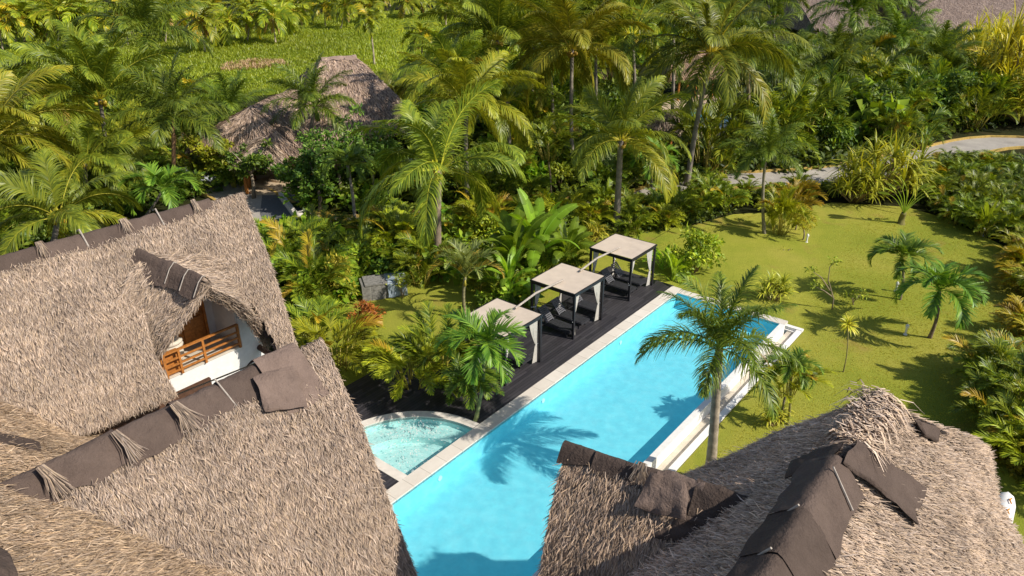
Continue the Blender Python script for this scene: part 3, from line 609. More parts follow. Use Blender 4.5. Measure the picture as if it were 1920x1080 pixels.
# felt on ridge D
def dd_(px, py): return dn(P(px, py, zD + .15))[0]
d_a, d_b, d_c, d_d = dd_(1400, 1130), dd_(1465, 1045), dd_(1520, 965), dd_(1572, 862)
for k, (a, b, tn) in enumerate(((2.5, d_b, .85), (d_b - .04, d_c, .8), (d_c - .04, d_d, 1.1))):
    ridge_cap('ridge_cap', W(a, rn, zD), W(b, rn, zD), AN, AN, roofR, (1.05 - .05 * k, .74), (1.34, .98), 70 + k, tn, .22 + .012 * k, .035)
    if k: MB().tube([W(a, rn - .55, zD - .42), W(a, rn - .1, zD + .27)], .02, 6).obj('tie_pole', M['grey_pole'], roofR)
MB().tube([W(d_d - .5, rn + .05, zD + .33), W(d_d - .62, rn + .52, zD - .28)], .018, 6).obj('tie_pole', M['grey_pole'], roofR)
felt_quad('ridge_cap', [W(d_d - .15, rn + .02, zD + .12), W(d_d + .75, rn + .02, zD + .10), slR.hit(1722, 915), slR.hit(1708, 985)], roofR, .20, 22, 12, seed=75, tone=.95, wr=.06)
felt_quad('ridge_cap', [W(d_d - .2, rn + .04, zD + .10), W(d_d + .5, rn + .04, zD + .1), W(d_d + .5, rn - .6, zD - .55), W(d_d - .2, rn - .7, zD - .6)], roofL, .20, 10, 10, seed=76, tone=.9)
felt_quad('ridge_cap', [slR.hit(*c) for c in ((1700, 790), (1748, 806), (1742, 834), (1716, 820))], roofR, .2, seed=77, tone=.9)
MB().box(W(8.5, -1.6, 1.6), (15, 5.4, 3.2)).obj('wall', M['stucco'], vr)
# rounded white wall end at the right eave
wq = empty('garden_wall', P(1876, 950, .3), label='low white wall with rounded end and orange ornaments under the right eave', cat='wall')
a = Vector(P(1872, 1010, 1.9)); b = Vector(P(1892, 918, 1.9)); t = (b - a).normalized(); s = Vector((-t.y, t.x, 0))
mb = MB(); prof = [(-.26, -1.9), (-.27, -.25), (-.2, -.06), (0, .02), (.2, -.06), (.27, -.25), (.26, -1.9)]
rings = []
for u, sc_ in ((0, 1), (.5, 1), (.85, 1), (.95, .8), (1.0, .45), (1.015, .05)): rings.append([a + (b - a) * u + s * (q[0] * sc_) + UP * (q[1] * (1 if q[1] < -1 else 1) - (1 - sc_) * .18) for q in prof])
v = [tuple(q) for r_ in rings for q in r_]; mb.add(v, [(7 * i + j, 7 * i + j + 1, 7 * i + 7 + j + 1, 7 * i + 7 + j) for i in range(5) for j in range(6)])
mb.obj('wall_body', M['stucco'], wq, smooth=True)
for u in (.5, .72): MB().tube([a + (b - a) * u - s * .12 + UP * .03, a + (b - a) * (u + .05) - s * .06 + UP * .05, a + (b - a) * (u + .1) - s * .1 + UP * .03], .022, 6).obj('ornament', M['fixture'], wq)
# ================================================================== GAZEBOS, LOUNGERS
def gazebo(d0, label):
    g = empty('gazebo', W(d0 + 1.22, -17.07, 0), label=label, cat='gazebo', group='gazebos along the pool deck')
    H = 2.28; Wd = 2.45; n0, n1 = -18.3, -15.85; d1 = d0 + Wd
    k = 0
    for d_ in (d0 + .05, d1 - .05):
        for n_ in (n0 + .05, n1 - .05):
            MB().box(W(d_, n_, H / 2 - .04), (.10, .10, H - .08)).obj('post', M['black_metal'], g)
            # curtain tied to the post: pleated sheet pinched at the tie
            r = random.Random(int(d_ * 10) + int(n_ * 7)); mb = MB(); zs = [2.16, 1.9, 1.6, 1.25, .98, .9, .8, .5, .2, .04]; ws = [.52, .47, .38, .25, .13, .08, .12, .20, .26, .30]
            sx = 1 if d_ < d0 + 1 else -1; sy = 1 if n_ < -17 else -1; M_ = 22; v = []
            for z_, w_ in zip(zs, ws):
                for i in range(M_):
                    u = i / (M_ - 1); a_ = .028 * math.sin(i * 2.3 + z_) * (1 if w_ > .15 else .8)
                    v.append(tuple(W(d_ + sx * (.09 + u * w_), n_ + sy * (.09 + a_ + .05 * u), z_)))
            mb.add(v, [(M_ * a + b, M_ * a + b + 1, M_ * (a + 1) + b + 1, M_ * (a + 1) + b) for a in range(len(zs) - 1) for b in range(M_ - 1)])
            cu = mb.obj('curtain', M['curtain'], g, smooth=True)
            MB().tube([W(d_ - sx * .07, n_, .9), W(d_ + sx * .1, n_ + sy * .15, .9), W(d_ + sx * .2, n_ + sy * .06, .9)], .018, 6).obj('tie', M['white_plastic'], cu); k += 1
    mb = MB()
    for n_ in (n0 + .05, n1 - .05): mb.box(W(d0 + Wd / 2, n_, H - .09), (Wd - .21, .07, .14))
    for d_ in (d0 + .05, d1 - .05): mb.box(W(d_, (n0 + n1) / 2, H - .095), (.07, Wd - .21, .14))
    for d_ in (d0 + .85, d0 + 1.6): mb.box(W(d_, (n0 + n1) / 2, H - .05), (.04, Wd - .2, .04))
    mb.obj('top_frame', M['black_metal'], g)
    m = 17; u, v = np.meshgrid(np.linspace(0, 1, m), np.linspace(0, 1, m), indexing='ij'); z = H + .01 - .035 * np.sin(np.pi * u * 3) ** 2 * np.sin(np.pi * v) + .02 * vnoise(np.stack([u * 4, v * 4, u * 0 + d0], -1).reshape(-1, 3)).reshape(m, m)
    p = np.array(tuple(W(0, 0))) + (d0 + .03 + u * (Wd - .06))[..., None] * np.array(tuple(AD)) + (n0 + .03 + v * (Wd - .06))[..., None] * np.array(tuple(AN)) + z[..., None] * np.array([0, 0, 1.])
    idx = np.arange(m * m).reshape(m, m); q = np.stack([idx[:-1, :-1], idx[1:, :-1], idx[1:, 1:], idx[:-1, 1:]], -1).reshape(-1, 4)
    MB().add(p.reshape(-1, 3), q).obj('canopy', M['canopy'], g, smooth=True)
    mb = MB()
    for n_ in (n0 - .01, n1 + .01): mb.box(W(d0 + Wd / 2, n_, H - .02), (Wd + .06, .04, .075))
    for d_ in (d0 - .01, d1 + .01): mb.box(W(d_, (n0 + n1) / 2, H - .02), (.04, Wd - .02, .075))
    mb.obj('canopy_edge', M['black_metal'], g)
G1, G2, G3 = 19.35, 24.22, 29.15
gazebo(G1, 'nearest cream topped black gazebo, partly behind the palm on the deck')
gazebo(G2, 'middle cream topped black gazebo beside the banana plants')
gazebo(G3, 'farthest cream topped black gazebo at the lawn end of the deck')
for a, b, lb in ((G1 + 2.45, G2, 'weathered grey pole joining the nearest gazebo roof to the middle one'), (G2 + 2.45, G3, 'weathered grey pole joining the middle gazebo roof to the farthest one')):
    q = [W(a - .35, -17.0, 2.36), W((a + b) / 2, -17.1, 2.44), W(b + .75, -17.0, 2.40)]
    o = MB().tube(q, [.045, .05, .04], 8).obj('roof_pole', M['grey_pole']); tag(o, lb, 'pole')
def lounger(d_, label, tilt=48):
    L = empty('sun_lounger', W(d_, -17.0, 0), label=label, cat='sun lounger', group='dark slatted sun loungers under the gazebos')
    w = .64; nh = -17.35; nf = -16.05; z0 = .34; mb = MB()
    for s in (-1, 1): mb.box(W(d_ + s * w / 2, (nh - .72 + nf) / 2, z0 - .05), (.05, nf - nh + .72, .09))
    for n_ in (nh - .68, nf - .03): mb.box(W(d_, n_, z0 - .05), (w - .06, .05, .085))
    mb.obj('frame', M['lounger_paint'], L)
    for s in (-1, 1):
        for n_ in (nh - .5, nf - .2): MB().box(W(d_ + s * (w / 2 - .045), n_, (z0 - .1) / 2), (.05, .07, z0 - .1)).obj('leg', M['lounger_paint'], L)
    mb = MB(); k = 13
    for i in range(k): mb.box(W(d_, nh + .06 + i * (nf - nh - .14) / (k - 1), z0 + .012), (w - .03, .072, .022))
    mb.obj('seat', M['lounger_paint'], L)
    t = math.radians(tilt); ax = (-AN * math.cos(t) + UP * math.sin(t)); nn = AN * math.sin(t) + UP * math.cos(t); mb = MB()
    for i in range(9): mb.box(W(d_, nh, z0 + .02) + ax * (.06 + i * .088), (w - .08, .062, .02), (AD, ax, nn))
    for s in (-1, 1): mb.box(W(d_ + s * (w / 2 - .07), nh, z0 - .002) + ax * .40, (.05, .80, .024), (AD, ax, nn))
    mb.bar(W(d_, nh, z0) + ax * .55, W(d_, nh - .45, z0 - .03), .03)
    mb.obj('backrest', simple('lounger_back', (.09, .09, .10), .5, 9, .3) if 'lounger_back' not in M else M['lounger_back'], L)
for d_, lb in ((G1 + .5, 'dark slatted lounger nearest the spa under the nearest gazebo'), (G1 + 1.75, 'dark slatted lounger on the far side of the nearest gazebo'), (G2 + .3, 'dark slatted lounger on the near side of the middle gazebo'), (G2 + 1.3, 'dark slatted lounger in the centre of the middle gazebo'), (G2 + 2.75, 'dark slatted lounger between the middle and the farthest gazebo'), (G3 + .75, 'dark slatted lounger on the near side of the farthest gazebo'), (G3 + 1.75, 'dark slatted lounger on the far side of the farthest gazebo')): lounger(d_, lb)
# ---- garden lights
for (px, py), lb in (((1512, 455), 'small white bollard light beside the cream frangipani shrub'), ((1679, 547), 'small white bollard light left of the far lawn palm'), ((1697, 628), 'small white bollard light left of the near lawn palm'), ((1841, 443), 'small white bollard light at the foot of the paddle leaved plant by the hedge')):
    p = G(px, py); b = empty('garden_light', p, label=lb, cat='garden light', group='white bollard lights on the lawn')
    MB().tube([p, p + UP * .05], .09, 12).obj('base', M['white_plastic'], b); MB().tube([p + UP * .05, p + UP * .42], .05, 12).obj('post', M['white_plastic'], b); MB().tube([p + UP * .42, p + UP * .50, p + UP * .58], [.085, .085, .03], 12).obj('lamp_head', M['white_plastic'], b)
# ---- utility block with tarp
p = G(722, 552); ub = empty('pump_housing', p, label='grey stone pump housing half covered by a pale blue tarp on the left lawn', cat='pump housing')
X = Vector((.95, .31, 0)).normalized(); Y = Vector((-X.y, X.x, 0))
mb = MB()
rr = random.Random(5)
for i in range(4):
    for j in range(3): mb.box(p + X * (-.95 + i * .48) + UP * (.14 + j * .28), (.47, 1.05 + rr.uniform(-.03, .05), .27), (X, Y, UP))
mb.box(p + UP * .87, (2.05, 1.15, .07), (X, Y, UP)); mb.obj('block_walls', M['stone_block'], ub)
m = 14; u, v = np.meshgrid(np.linspace(0, 1, m), np.linspace(0, 1, m), indexing='ij'); pts = []
for a, b in zip(u.ravel(), v.ravel()):
    y = -.62 + 1.2 * max(0, b - .42) / .58; z = .93 if b > .42 else .1 + .83 * b / .42; pts.append(tuple(p + X * (.08 + a * 1.0) + Y * y + UP * z))
pts = np.array(pts); pts += (np.stack([vnoise(pts, 4, k) for k in (1, 2, 3)], -1) - .5) * [.12, .12, .08]
idx = np.arange(m * m).reshape(m, m); MB().add(pts, np.stack([idx[:-1, :-1], idx[1:, :-1], idx[1:, 1:], idx[:-1, 1:]], -1).reshape(-1, 4)).obj('tarp', M['tarp'], ub, smooth=True)
# ---- entrance steps, planter kerb and path, car
p = G(522, 352); st = empty('garden_steps', p, label='curved beige steps at the entrance of the thatched house', cat='steps')
for k in range(3):
    mb = MB(); r0 = 2.6 - k * .62; a = np.linspace(0, 2 * math.pi, 33)[:-1]; c = p + Vector((.2 * k, .5 * k, 0))
    top = [c + Vector((r0 * math.cos(t), r0 * .7 * math.sin(t), .17 * (k + 1))) for t in a]; bot = [q - UP * .17 for q in top]
    mb.ngon(top); v = [tuple(q) for q in top + bot]; mb.add(v, [(i, (i + 1) % 32, 32 + (i + 1) % 32, 32 + i) for i in range(32)]); mb.obj('step', M['terrace'], st)
sheet('path', [G(492, 365), G(555, 362), G(572, 400), G(585, 430), G(500, 440), G(488, 400)], simple('grey_gravel', (.13, .135, .14), .9, 12, .3, .5, .03), .045)
pk = G(548, 388); o = MB().bar(G(527, 372) + UP * .2, G(556, 411) + UP * .2, .28, .5).bar(G(556, 411) + UP * .2, G(575, 406) + UP * .2, .28, .5).obj('planter_kerb', M['coping_stone']); tag(o, 'low white planter kerb beside the grey path', 'kerb')
cp = G(352, 352); car = empty('parked_car', cp, label='silver car glimpsed behind shrubs at upper left', cat='car')
Xc = Vector((.93, .37, 0)).normalized(); Yc = Vector((-Xc.y, Xc.x, 0))
def loft(sections, mat, name, par):
    mb = MB(); v = []
    for x, pr in sections: v += [tuple(cp + Xc * x + Yc * y + UP * z) for y, z in pr]
    k = len(sections[0][1]); mb.add(v, [(i * k + j, i * k + (j + 1) % k, (i + 1) * k + (j + 1) % k, (i + 1) * k + j) for i in range(len(sections) - 1) for j in range(k)])
    mb.ng.append([j for j in range(k)]); mb.ng.append([(len(sections) - 1) * k + j for j in range(k)][::-1]); return mb.obj(name, mat, par, smooth=False)
def sec(h, w, b=.32): return [(-w, b), (-w, h * .72), (-w * .9, h * .95), (-w * .5, h), (w * .5, h), (w * .9, h * .95), (w, h * .72), (w, b)]
loft([(-2.15, sec(.72, .74)), (-1.9, sec(.86, .82)), (-.9, sec(.93, .86)), (.9, sec(.93, .86)), (1.7, sec(.84, .82)), (2.15, sec(.66, .72))], M['car_paint'], 'body', car)
loft([(-1.75, [(-.72, .92), (-.70, .94), (.70, .94), (.72, .92)]), (-1.2, [(-.72, .92), (-.60, 1.40), (.60, 1.40), (.72, .92)]), (.3, [(-.72, .92), (-.6, 1.43), (.6, 1.43), (.72, .92)]), (1.1, [(-.72, .92), (-.7, .94), (.7, .94), (.72, .92)])], M['car_glass'], 'windows', car)
MB().box(cp - Xc * .45 + UP * 1.445, (1.35, 1.14, .04), (Xc, Yc, UP)).obj('roof', M['car_paint'], car)
for a in (-1.35, 1.3):
    for b in (-.8, .8):
        w_ = MB().tube([cp + Xc * a + Yc * (b - .1) + UP * .31, cp + Xc * a + Yc * (b + .1) + UP * .31], .31, 18).obj('wheel', M['rubber'], car)
for b in (-.55, .55): MB().box(cp + Xc * 2.12 + Yc * b + UP * .62, (.06, .3, .12), (Xc, Yc, UP)).obj('headlight', M['white_plastic'], car)
# ---- background thatched houses
def house(name, label, ridge_px, zr_, run, ze_, seed, tilt=0.0, depth=None, posts=True, dens=60, over=1.2, caps=True, body=True, ptn=(1, 1, 1)):
    a = Vector(P(*ridge_px[0], zr_)); b = Vector(P(*ridge_px[1], zr_)); x = (b - a); x.z = 0; x.normalize(); y = Vector((x.y, -x.x, 0))
    if y.y > 0: y = -y
    h = empty(name, ((a.x + b.x) / 2, (a.y + b.y) / 2, 0), label=label, cat='thatched house')
    drop = UP * (zr_ - ze_)
    roofs = []
    for s, k in ((1, 0), (-1, 1)):
        sl = Slope([a, b], [a - x * over + y * run * s - drop, b + x * over + y * run * s - drop], .25)
        roofs.append(thatch('roof', sl, h, dens=dens*2, wid=.05, ln=.4, thick=.35, seed=seed + k, nt=40, ns=20, tint=ptn))
    for e, c in ((-1, a), (1, b)):     # hipped ends
        sl = Slope([c, c + x * e * .02], [c + x * e * over - y * run - drop, c + x * e * over + y * run - drop], .1)
        thatch('roof', sl, h, dens=dens*2, wid=.05, ln=.4, thick=.3, seed=seed + 5 + e, nt=20, ns=14, tint=ptn)
    if caps: ridge_cap('ridge_cap', a, b, y, y, roofs[0], (.5, .5), (1, 1), seed, 3.0, .2)
    if body: MB().box(((a + b) / 2).xy.to_3d() + UP * (ze_ / 2 + .1), ((b - a).length + .3, run * 1.5, ze_ + .2), (x, y, UP)).obj('wall', M['terrace'], h)
    if posts:
        n_ = 5
        for i in range(n_):
            c = a.lerp(b, i / (n_ - 1)) + y * (run - .5); c.z = 0; MB().tube([c, c + UP * (ze_ + .3)], .12, 8).obj('post', M['wood_stain'], h)
    return h
house('thatched_house', 'large thatched house with grey capped ridge in front of the meadow', ((602, 112), (668, 108)), 7.6, 6.6, 2.9, 200, over=3.6, dens=45, ptn=(1.05, 1, 1))
house('thatched_house', 'lower thatched wing behind the shrubs left of the large house', ((470, 200), (640, 128)), 5.4, 4.6, 2.4, 210, over=1.8, dens=55, caps=False, ptn=(1.05, 1, 1))
house('thatched_house', 'small thatched porch roof above the curved entrance steps', ((482, 268), (500, 240)), 3.6, 1.7, 2.2, 220, over=.7, dens=90, caps=False, body=False)
house('thatched_house', 'thatched hut glimpsed above the far patio between palms', ((1262, 98), (1325, 96)), 4.8, 2.9, 2.5, 230, over=1.5, dens=50, body=False, caps=False, ptn=(1.1, .95, .85))
house('thatched_house', 'large pinkish grey thatched roof at the top edge right of the palms', ((1475, -27), (1600, -29)), 8, 12, .8, 240, over=.2, body=False, posts=False, dens=16, ptn=(1.0, 1.0, 1.1))
house('thatched_house', 'large pinkish grey thatched roof farthest right at the top edge', ((1665, -27), (1900, -34)), 8, 12, 1.0, 250, over=.2, body=False, posts=False, dens=16, ptn=(1.0, 1.0, 1.1))
house('thatched_house', 'small thatched eave right of the far patio behind a palm', ((1222, 208), (1268, 212)), 3.2, 1.7, 2.1, 260, over=.8, body=False, dens=60, caps=False)
# far turquoise pool
fp = [G(1290, 214), G(1345, 205), G(1368, 220), G(1352, 240), G(1300, 238)]
o = sheet('pool_water', wobble(fp, 0, 5), simple('far_pool_blue', (.05, .42, .48), .1, 2, .15, .1, .01, .5), .13); 
pr = wobble(fp, 0, 5); cen = sum(pr, Vector()) / len(pr); mb = MB()
for a, b in zip(pr, pr[1:] + pr[:1]):
    ao, bo = cen + (a - cen) * 1.16, cen + (b - cen) * 1.16
    for q in (a, b, ao, bo): q.z = gz(q.x, q.y) + .17
    quad(mb, a, b, bo, ao); quad(mb, ao, bo, bo - UP * .2, ao - UP * .2)
o = mb.obj('pool_surround', M['stucco']); tag(o, 'white rim around the small far turquoise pool', 'pool rim')
# ================================================================== VEGETATION
def frond(mb, r, org, az, e0, droop, L, nl=40, leaf=.9, wid=.055, grav=.5, vang=.25, roll=0.0, c0=(.1, .14, .015), c1=(.22, .22, .02), rach=(.25, .26, .05), start=.12, sweep=55, rw=.035, plume=0.0, curl=0.0, seg=2, droop_pow=1.4, jit=.12):
    """one pinnate frond; leaflets are bent strips"""
    m = 14; s = np.linspace(0, 1, m); e = e0 - droop * s ** droop_pow; a = az + curl * s ** 2
    d = np.stack([np.cos(e) * np.cos(a), np.cos(e) * np.sin(a), np.sin(e)], -1)
    pos = np.array(tuple(org)) + np.concatenate([[[0, 0, 0]], np.cumsum((d[1:] + d[:-1]) / 2 * L / (m - 1), 0)])
    sidev = np.stack([-np.sin(a), np.cos(a), np.zeros(m)], -1); upv = np.cross(d, sidev); upv = np.where(upv[:, 2:3] < 0, upv, upv)
    cr, sr = math.cos(roll), math.sin(roll); sv = sidev * cr + upv * sr; uv = -sidev * sr + upv * cr
    c0 = np.array(c0); c1 = np.array(c1)
    w = rw * (1 - .85 * s); 
    for q in (sv, uv): mb.strips(pos[None], w[None], q[None], np.array([rach]))
    t = np.linspace(start, .985, nl); t = np.concatenate([t, t + .5 / nl]); t = np.clip(t, 0, .995); sg = np.concatenate([-np.ones(nl), np.ones(nl)])
    I = lambda arr: np.stack([np.interp(t, s, arr[:, k]) for k in range(3)], -1)
    p, T_, S2, U2 = I(pos), nrm(I(d)), nrm(I(sv)), nrm(I(uv))
    K = len(t); prof = np.sin(np.pi * np.clip((t - start) / (1 - start) * .82 + .17, 0, 1)) ** .7
    ll = leaf * prof * r.uniform(.82, 1.1, K); sw = np.radians(sweep) * (1 - .55 * t) + r.normal(0, jit, K)
    # sw: angle between leaflet and rachis
    vv = vang + plume * r.uniform(-1, 1, K) + r.normal(0, jit * .6, K)
    out = S2 * (sg * np.cos(vv))[:, None] + U2 * -np.sin(vv)[:, None] * -1
    dr_ = nrm(T_ * np.cos(sw)[:, None] + out * np.sin(sw)[:, None])
    pts = [p]; cur = dr_
    for k in range(seg):
        pts.append(pts[-1] + cur * (ll / seg)[:, None]); cur = nrm(cur - np.array([0, 0, 1.0]) * grav * (1.2 if k else .9))
    pts = np.stack(pts, 1)
    ws = np.linspace(1, .12, seg + 1); ws[0] = .75; W_ = (wid * r.uniform(.8, 1.15, K))[:, None] * ws[None]
    sd_ = nrm(np.cross(dr_, U2) + U2 * r.normal(0, .25, (K, 1)))
    cc = c0 + (c1 - c0) * r.uniform(0, 1, (K, 1)) ** 1.3
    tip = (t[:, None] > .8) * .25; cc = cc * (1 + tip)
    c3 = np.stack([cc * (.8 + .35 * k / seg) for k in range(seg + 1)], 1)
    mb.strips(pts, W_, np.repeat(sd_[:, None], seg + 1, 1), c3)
    return pos[-1]
def crown_mesh(name, kind, seed):
    r = np.random.default_rng(seed); mb = MB(); GA = 2.399963
    if kind in ('coco', 'coco_gold', 'coco_up'):
        n = 24 if seed < 23 or seed > 29 else 19; wind = 0 if n == 24 else .55
        for i in range(n):
            f = i / (n - 1); az = i * GA + r.normal(0, .12 + wind * .5); az += wind * math.sin(1.0 - az) * .8; e0 = math.radians(80 - 92 * f ** .95) + r.normal(0, .07 + wind * .2)
            dr_ = math.radians(50 + 48 * min(1, f * 1.6)) + r.normal(0, .1)
            if kind == 'coco_up': e0 = math.radians(84 - 62 * f); dr_ = math.radians(48 + 30 * f)
            g = f > .78
            c0, c1 = (.055, .085, .010), (.17, .19, .016)
            if kind == 'coco_gold' or (g and r.random() < .6): c0, c1 = (.11, .135, .011), (.25, .235, .018)
            if i == n - 1 and seed == 22: c0, c1 = (.20, .13, .03), (.30, .18, .035)
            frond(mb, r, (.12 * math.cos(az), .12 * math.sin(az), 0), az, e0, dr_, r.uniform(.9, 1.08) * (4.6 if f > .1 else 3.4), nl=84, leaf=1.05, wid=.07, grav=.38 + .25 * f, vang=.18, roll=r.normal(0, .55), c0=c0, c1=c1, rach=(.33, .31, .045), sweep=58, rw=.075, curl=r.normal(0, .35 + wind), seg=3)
        for i in range(12):                              # nuts and fibre at the heart
            a = r.uniform(0, 6.28); c = np.array([.22 * math.cos(a), .22 * math.sin(a), -.22 + r.uniform(-.15, .1)])
            mb.tube([c + [0, 0, -.1], c + [0, 0, -.03], c + [0, 0, .06], c + [0, 0, .11]], [.02, .09, .09, .02], 6, (.30, .22, .03))
    elif kind == 'far':
        n = 16
        for i in range(n):
            f = i / (n - 1); az = i * GA; yel = r.random()
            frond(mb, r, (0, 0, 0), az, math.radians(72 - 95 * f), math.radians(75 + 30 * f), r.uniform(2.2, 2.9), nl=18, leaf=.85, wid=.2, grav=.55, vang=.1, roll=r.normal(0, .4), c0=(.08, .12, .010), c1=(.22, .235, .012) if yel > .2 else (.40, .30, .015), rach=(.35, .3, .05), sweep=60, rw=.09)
        for i in range(3):
            frond(mb, r, (0, 0, -.1), i * 2.1, math.radians(-45), math.radians(40), 1.6, nl=8, leaf=.5, wid=.16, grav=.6, c0=(.24, .15, .07), c1=(.34, .22, .1), rach=(.3, .2, .1))
    elif kind == 'royal':
        n = 17
        for i in range(n):
            f = i / (n - 1); az = i * GA + r.normal(0, .1)
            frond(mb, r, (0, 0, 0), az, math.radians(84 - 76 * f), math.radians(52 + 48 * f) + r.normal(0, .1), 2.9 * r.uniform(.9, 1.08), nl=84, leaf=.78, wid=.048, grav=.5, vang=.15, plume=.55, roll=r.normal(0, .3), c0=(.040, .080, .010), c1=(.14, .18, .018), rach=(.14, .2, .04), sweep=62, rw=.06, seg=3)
        mb.tube([(0, 0, -.75), (0, 0, -.5), (0, 0, -.1), (0, 0, .25)], [.115, .13, .10, .03], 10, (.10, .17, .03))
        for i in range(7):
            a = i * .9; mb.tube([(0, 0, -.7), (.25 * math.cos(a), .25 * math.sin(a), -.65), (.4 * math.cos(a), .4 * math.sin(a), -.95)], [.015, .012, .006], 4, (.32, .24, .08))
    elif kind == 'adonidia':
        n = 12
        for i in range(n):
            f = i / (n - 1); az = i * GA + r.normal(0, .1)
            frond(mb, r, (0, 0, 0), az, math.radians(78 - 48 * f), math.radians(120 + 30 * f), 1.45 * r.uniform(.9, 1.1), nl=44, leaf=.46, wid=.062, grav=.28, vang=.45, roll=r.normal(0, .15), c0=(.045, .10, .012), c1=(.13, .20, .02), rach=(.2, .26, .06), sweep=58, rw=.035, droop_pow=1.2)
        mb.tube([(0, 0, -.5), (0, 0, -.3), (0, 0, 0)], [.06, .075, .04], 8, (.16, .24, .06))
    elif kind == 'bottle':      # strongly recurved grey green fronds
        n = 13
        for i in range(n):
            f = i / (n - 1); az = i * GA
            frond(mb, r, (0, 0, 0), az, math.radians(84 - 34 * f), math.radians(95 + 40 * f), 2.1 * r.uniform(.9, 1.1), nl=52, leaf=.48, wid=.05, grav=.2, vang=.6, roll=r.normal(0, .2), c0=(.075, .10, .035), c1=(.18, .20, .05) if i < 10 else (.40, .26, .03), rach=(.25, .26, .08), sweep=62, rw=.04, droop_pow=1.8)
        mb.tube([(0, 0, -.4), (0, 0, 0)], [.07, .03], 8, (.3, .26, .05))
    me = mb.mesh(name, M['leaf']); return me
def areca_mesh(name, seed, cols=((.035, .075, .008), (.20, .235, .015)), h=2.2, n=34, tall=False, gold=0.0):
    r = np.random.default_rng(seed); mb = MB()
    for i in range(n):
        a = r.uniform(0, 6.283); rd = .42 * math.sqrt(r.random()); st = r.uniform(.15, .9) * h * .62; lean = rd * .9
        b = np.array([rd * math.cos(a), rd * math.sin(a), 0]); tp = b + np.array([math.cos(a) * lean * .8, math.sin(a) * lean * .8, st])
        if i % 2 == 0: mb.tube([b, (b + tp) / 2 + [0, 0, .05], tp], [.03, .024, .016], 5, (.26, .24, .05))
        f = r.random(); g = r.random() < gold; k0, k1 = (((.20, .15, .012), (.33, .24, .02)) if g else cols)
        frond(mb, r, tp, a + r.normal(0, .5), math.radians(r.uniform(48, 84) - 22 * f), math.radians(r.uniform(60, 105)), h * r.uniform(.5, .82), nl=32, leaf=.40 * h / 2.2 + .08, wid=.06, grav=.26, vang=.42, roll=r.normal(0, .3), c0=k0, c1=k1, rach=(.32, .3, .05), sweep=52, rw=.024)
    return mb.mesh(name, M['leaf'])
def paddle(mb, r, org, az, e0, droop, pet, L, wd, c=(.10, .19, .015), torn=.5):
    """banana type leaf: petiole plus a broad blade cut into torn strips"""
    m = 18; s = np.linspace(0, 1, m); TL = pet + L; e = e0 - droop * s ** 2.2
    d = np.stack([np.cos(e) * math.cos(az), np.cos(e) * math.sin(az), np.sin(e)], -1)
    pos = np.array(tuple(org)) + np.concatenate([[[0, 0, 0]], np.cumsum((d[1:] + d[:-1]) / 2 * TL / (m - 1), 0)])
    side = np.array([-math.sin(az), math.cos(az), 0]); roll = r.normal(0, .35); up = np.cross(d, side); side = side * math.cos(roll) + up * math.sin(roll); up = np.cross(d, side)
    mb.strips(pos[None], (.07 * (1 - .8 * s))[None], side[None], np.array([(.22, .3, .06)])); mb.strips(pos[None], (.06 * (1 - .8 * s))[None], up[None], np.array([(.22, .3, .06)]))
    t0 = pet / TL; u = np.linspace(t0, 1, 27); 
    I = lambda A: np.stack([np.interp(u, s, A[:, k]) for k in range(3)], -1)
    p, sd_, uu, dd = I(pos), I(side), I(up), I(d); x = (u - t0) / (1 - t0); hw = wd / 2 * np.sin(np.pi * np.clip(x * .93 + .05, 0, 1)) ** .55
    for sg in (-1, 1):
        i = 0
        while i < 26:
            k = min(26, i + (int(r.integers(2, 5)) if r.random() < torn else int(r.integers(5, 9)))); j = np.arange(i, k + 1)
            fold = r.uniform(-.35, .1); sh = (np.array([0, 0, -1.0]) * r.uniform(0, .25) * (r.random() < torn))
            mid = p[j] + (sd_[j] * sg * .55 + uu[j] * -fold * .3) * hw[j][:, None]; tip = p[j] + (sd_[j] * sg * math.cos(fold) + uu[j] * -(.25 + fold) * .5 + sh) * hw[j][:, None] + dd[j] * .08
            if k < 26: tip[-1] -= dd[j][-1] * .03
            v = np.stack([p[j], mid, tip], 1).reshape(-1, 3); n_ = len(j)
            q = [(3 * a + b, 3 * a + b + 1, 3 * a + b + 4, 3 * a + b + 3) for a in range(n_ - 1) for b in (0, 1)]
            cc = np.array(c) * r.uniform(.75, 1.3); col = np.stack([cc * 1.25, cc, cc * .9], 0); mb.add(v, q, col=np.tile(col, (n_, 1))); i = k
def banana_mesh(name, seed, n=9, H=1.6, L=2.3, wd=.55, c=(.09, .15, .012)):
    r = np.random.default_rng(seed); mb = MB()
    for i in range(n):
        f = i / (n - 1); paddle(mb, r, (r.normal(0, .05), r.normal(0, .05), H - .3 * f), i * 2.4 + r.normal(0, .3), math.radians(84 - 38 * f), math.radians(40 + 75 * f), .5, L * r.uniform(.75, 1.05), wd, c)
    return mb.mesh(name, M['banana'])
def fan_paddles(name, seed, n=8, L=1.0, pet=.9, wd=.34, spread=55, ax=0.0, c=(.12, .18, .02), droop=14):
    r = np.random.default_rng(seed); mb = MB()
    for i in range(n):
        a = -spread + 2 * spread * i / (n - 1); az = ax if a < 0 else ax + math.pi; paddle(mb, r, (0, 0, 0), az + r.normal(0, .15), math.radians(90 - abs(a)), math.radians(droop + abs(a) * .3), pet, L * r.uniform(.85, 1.1), wd, c, .2)
    return mb.mesh(name, M['banana'])
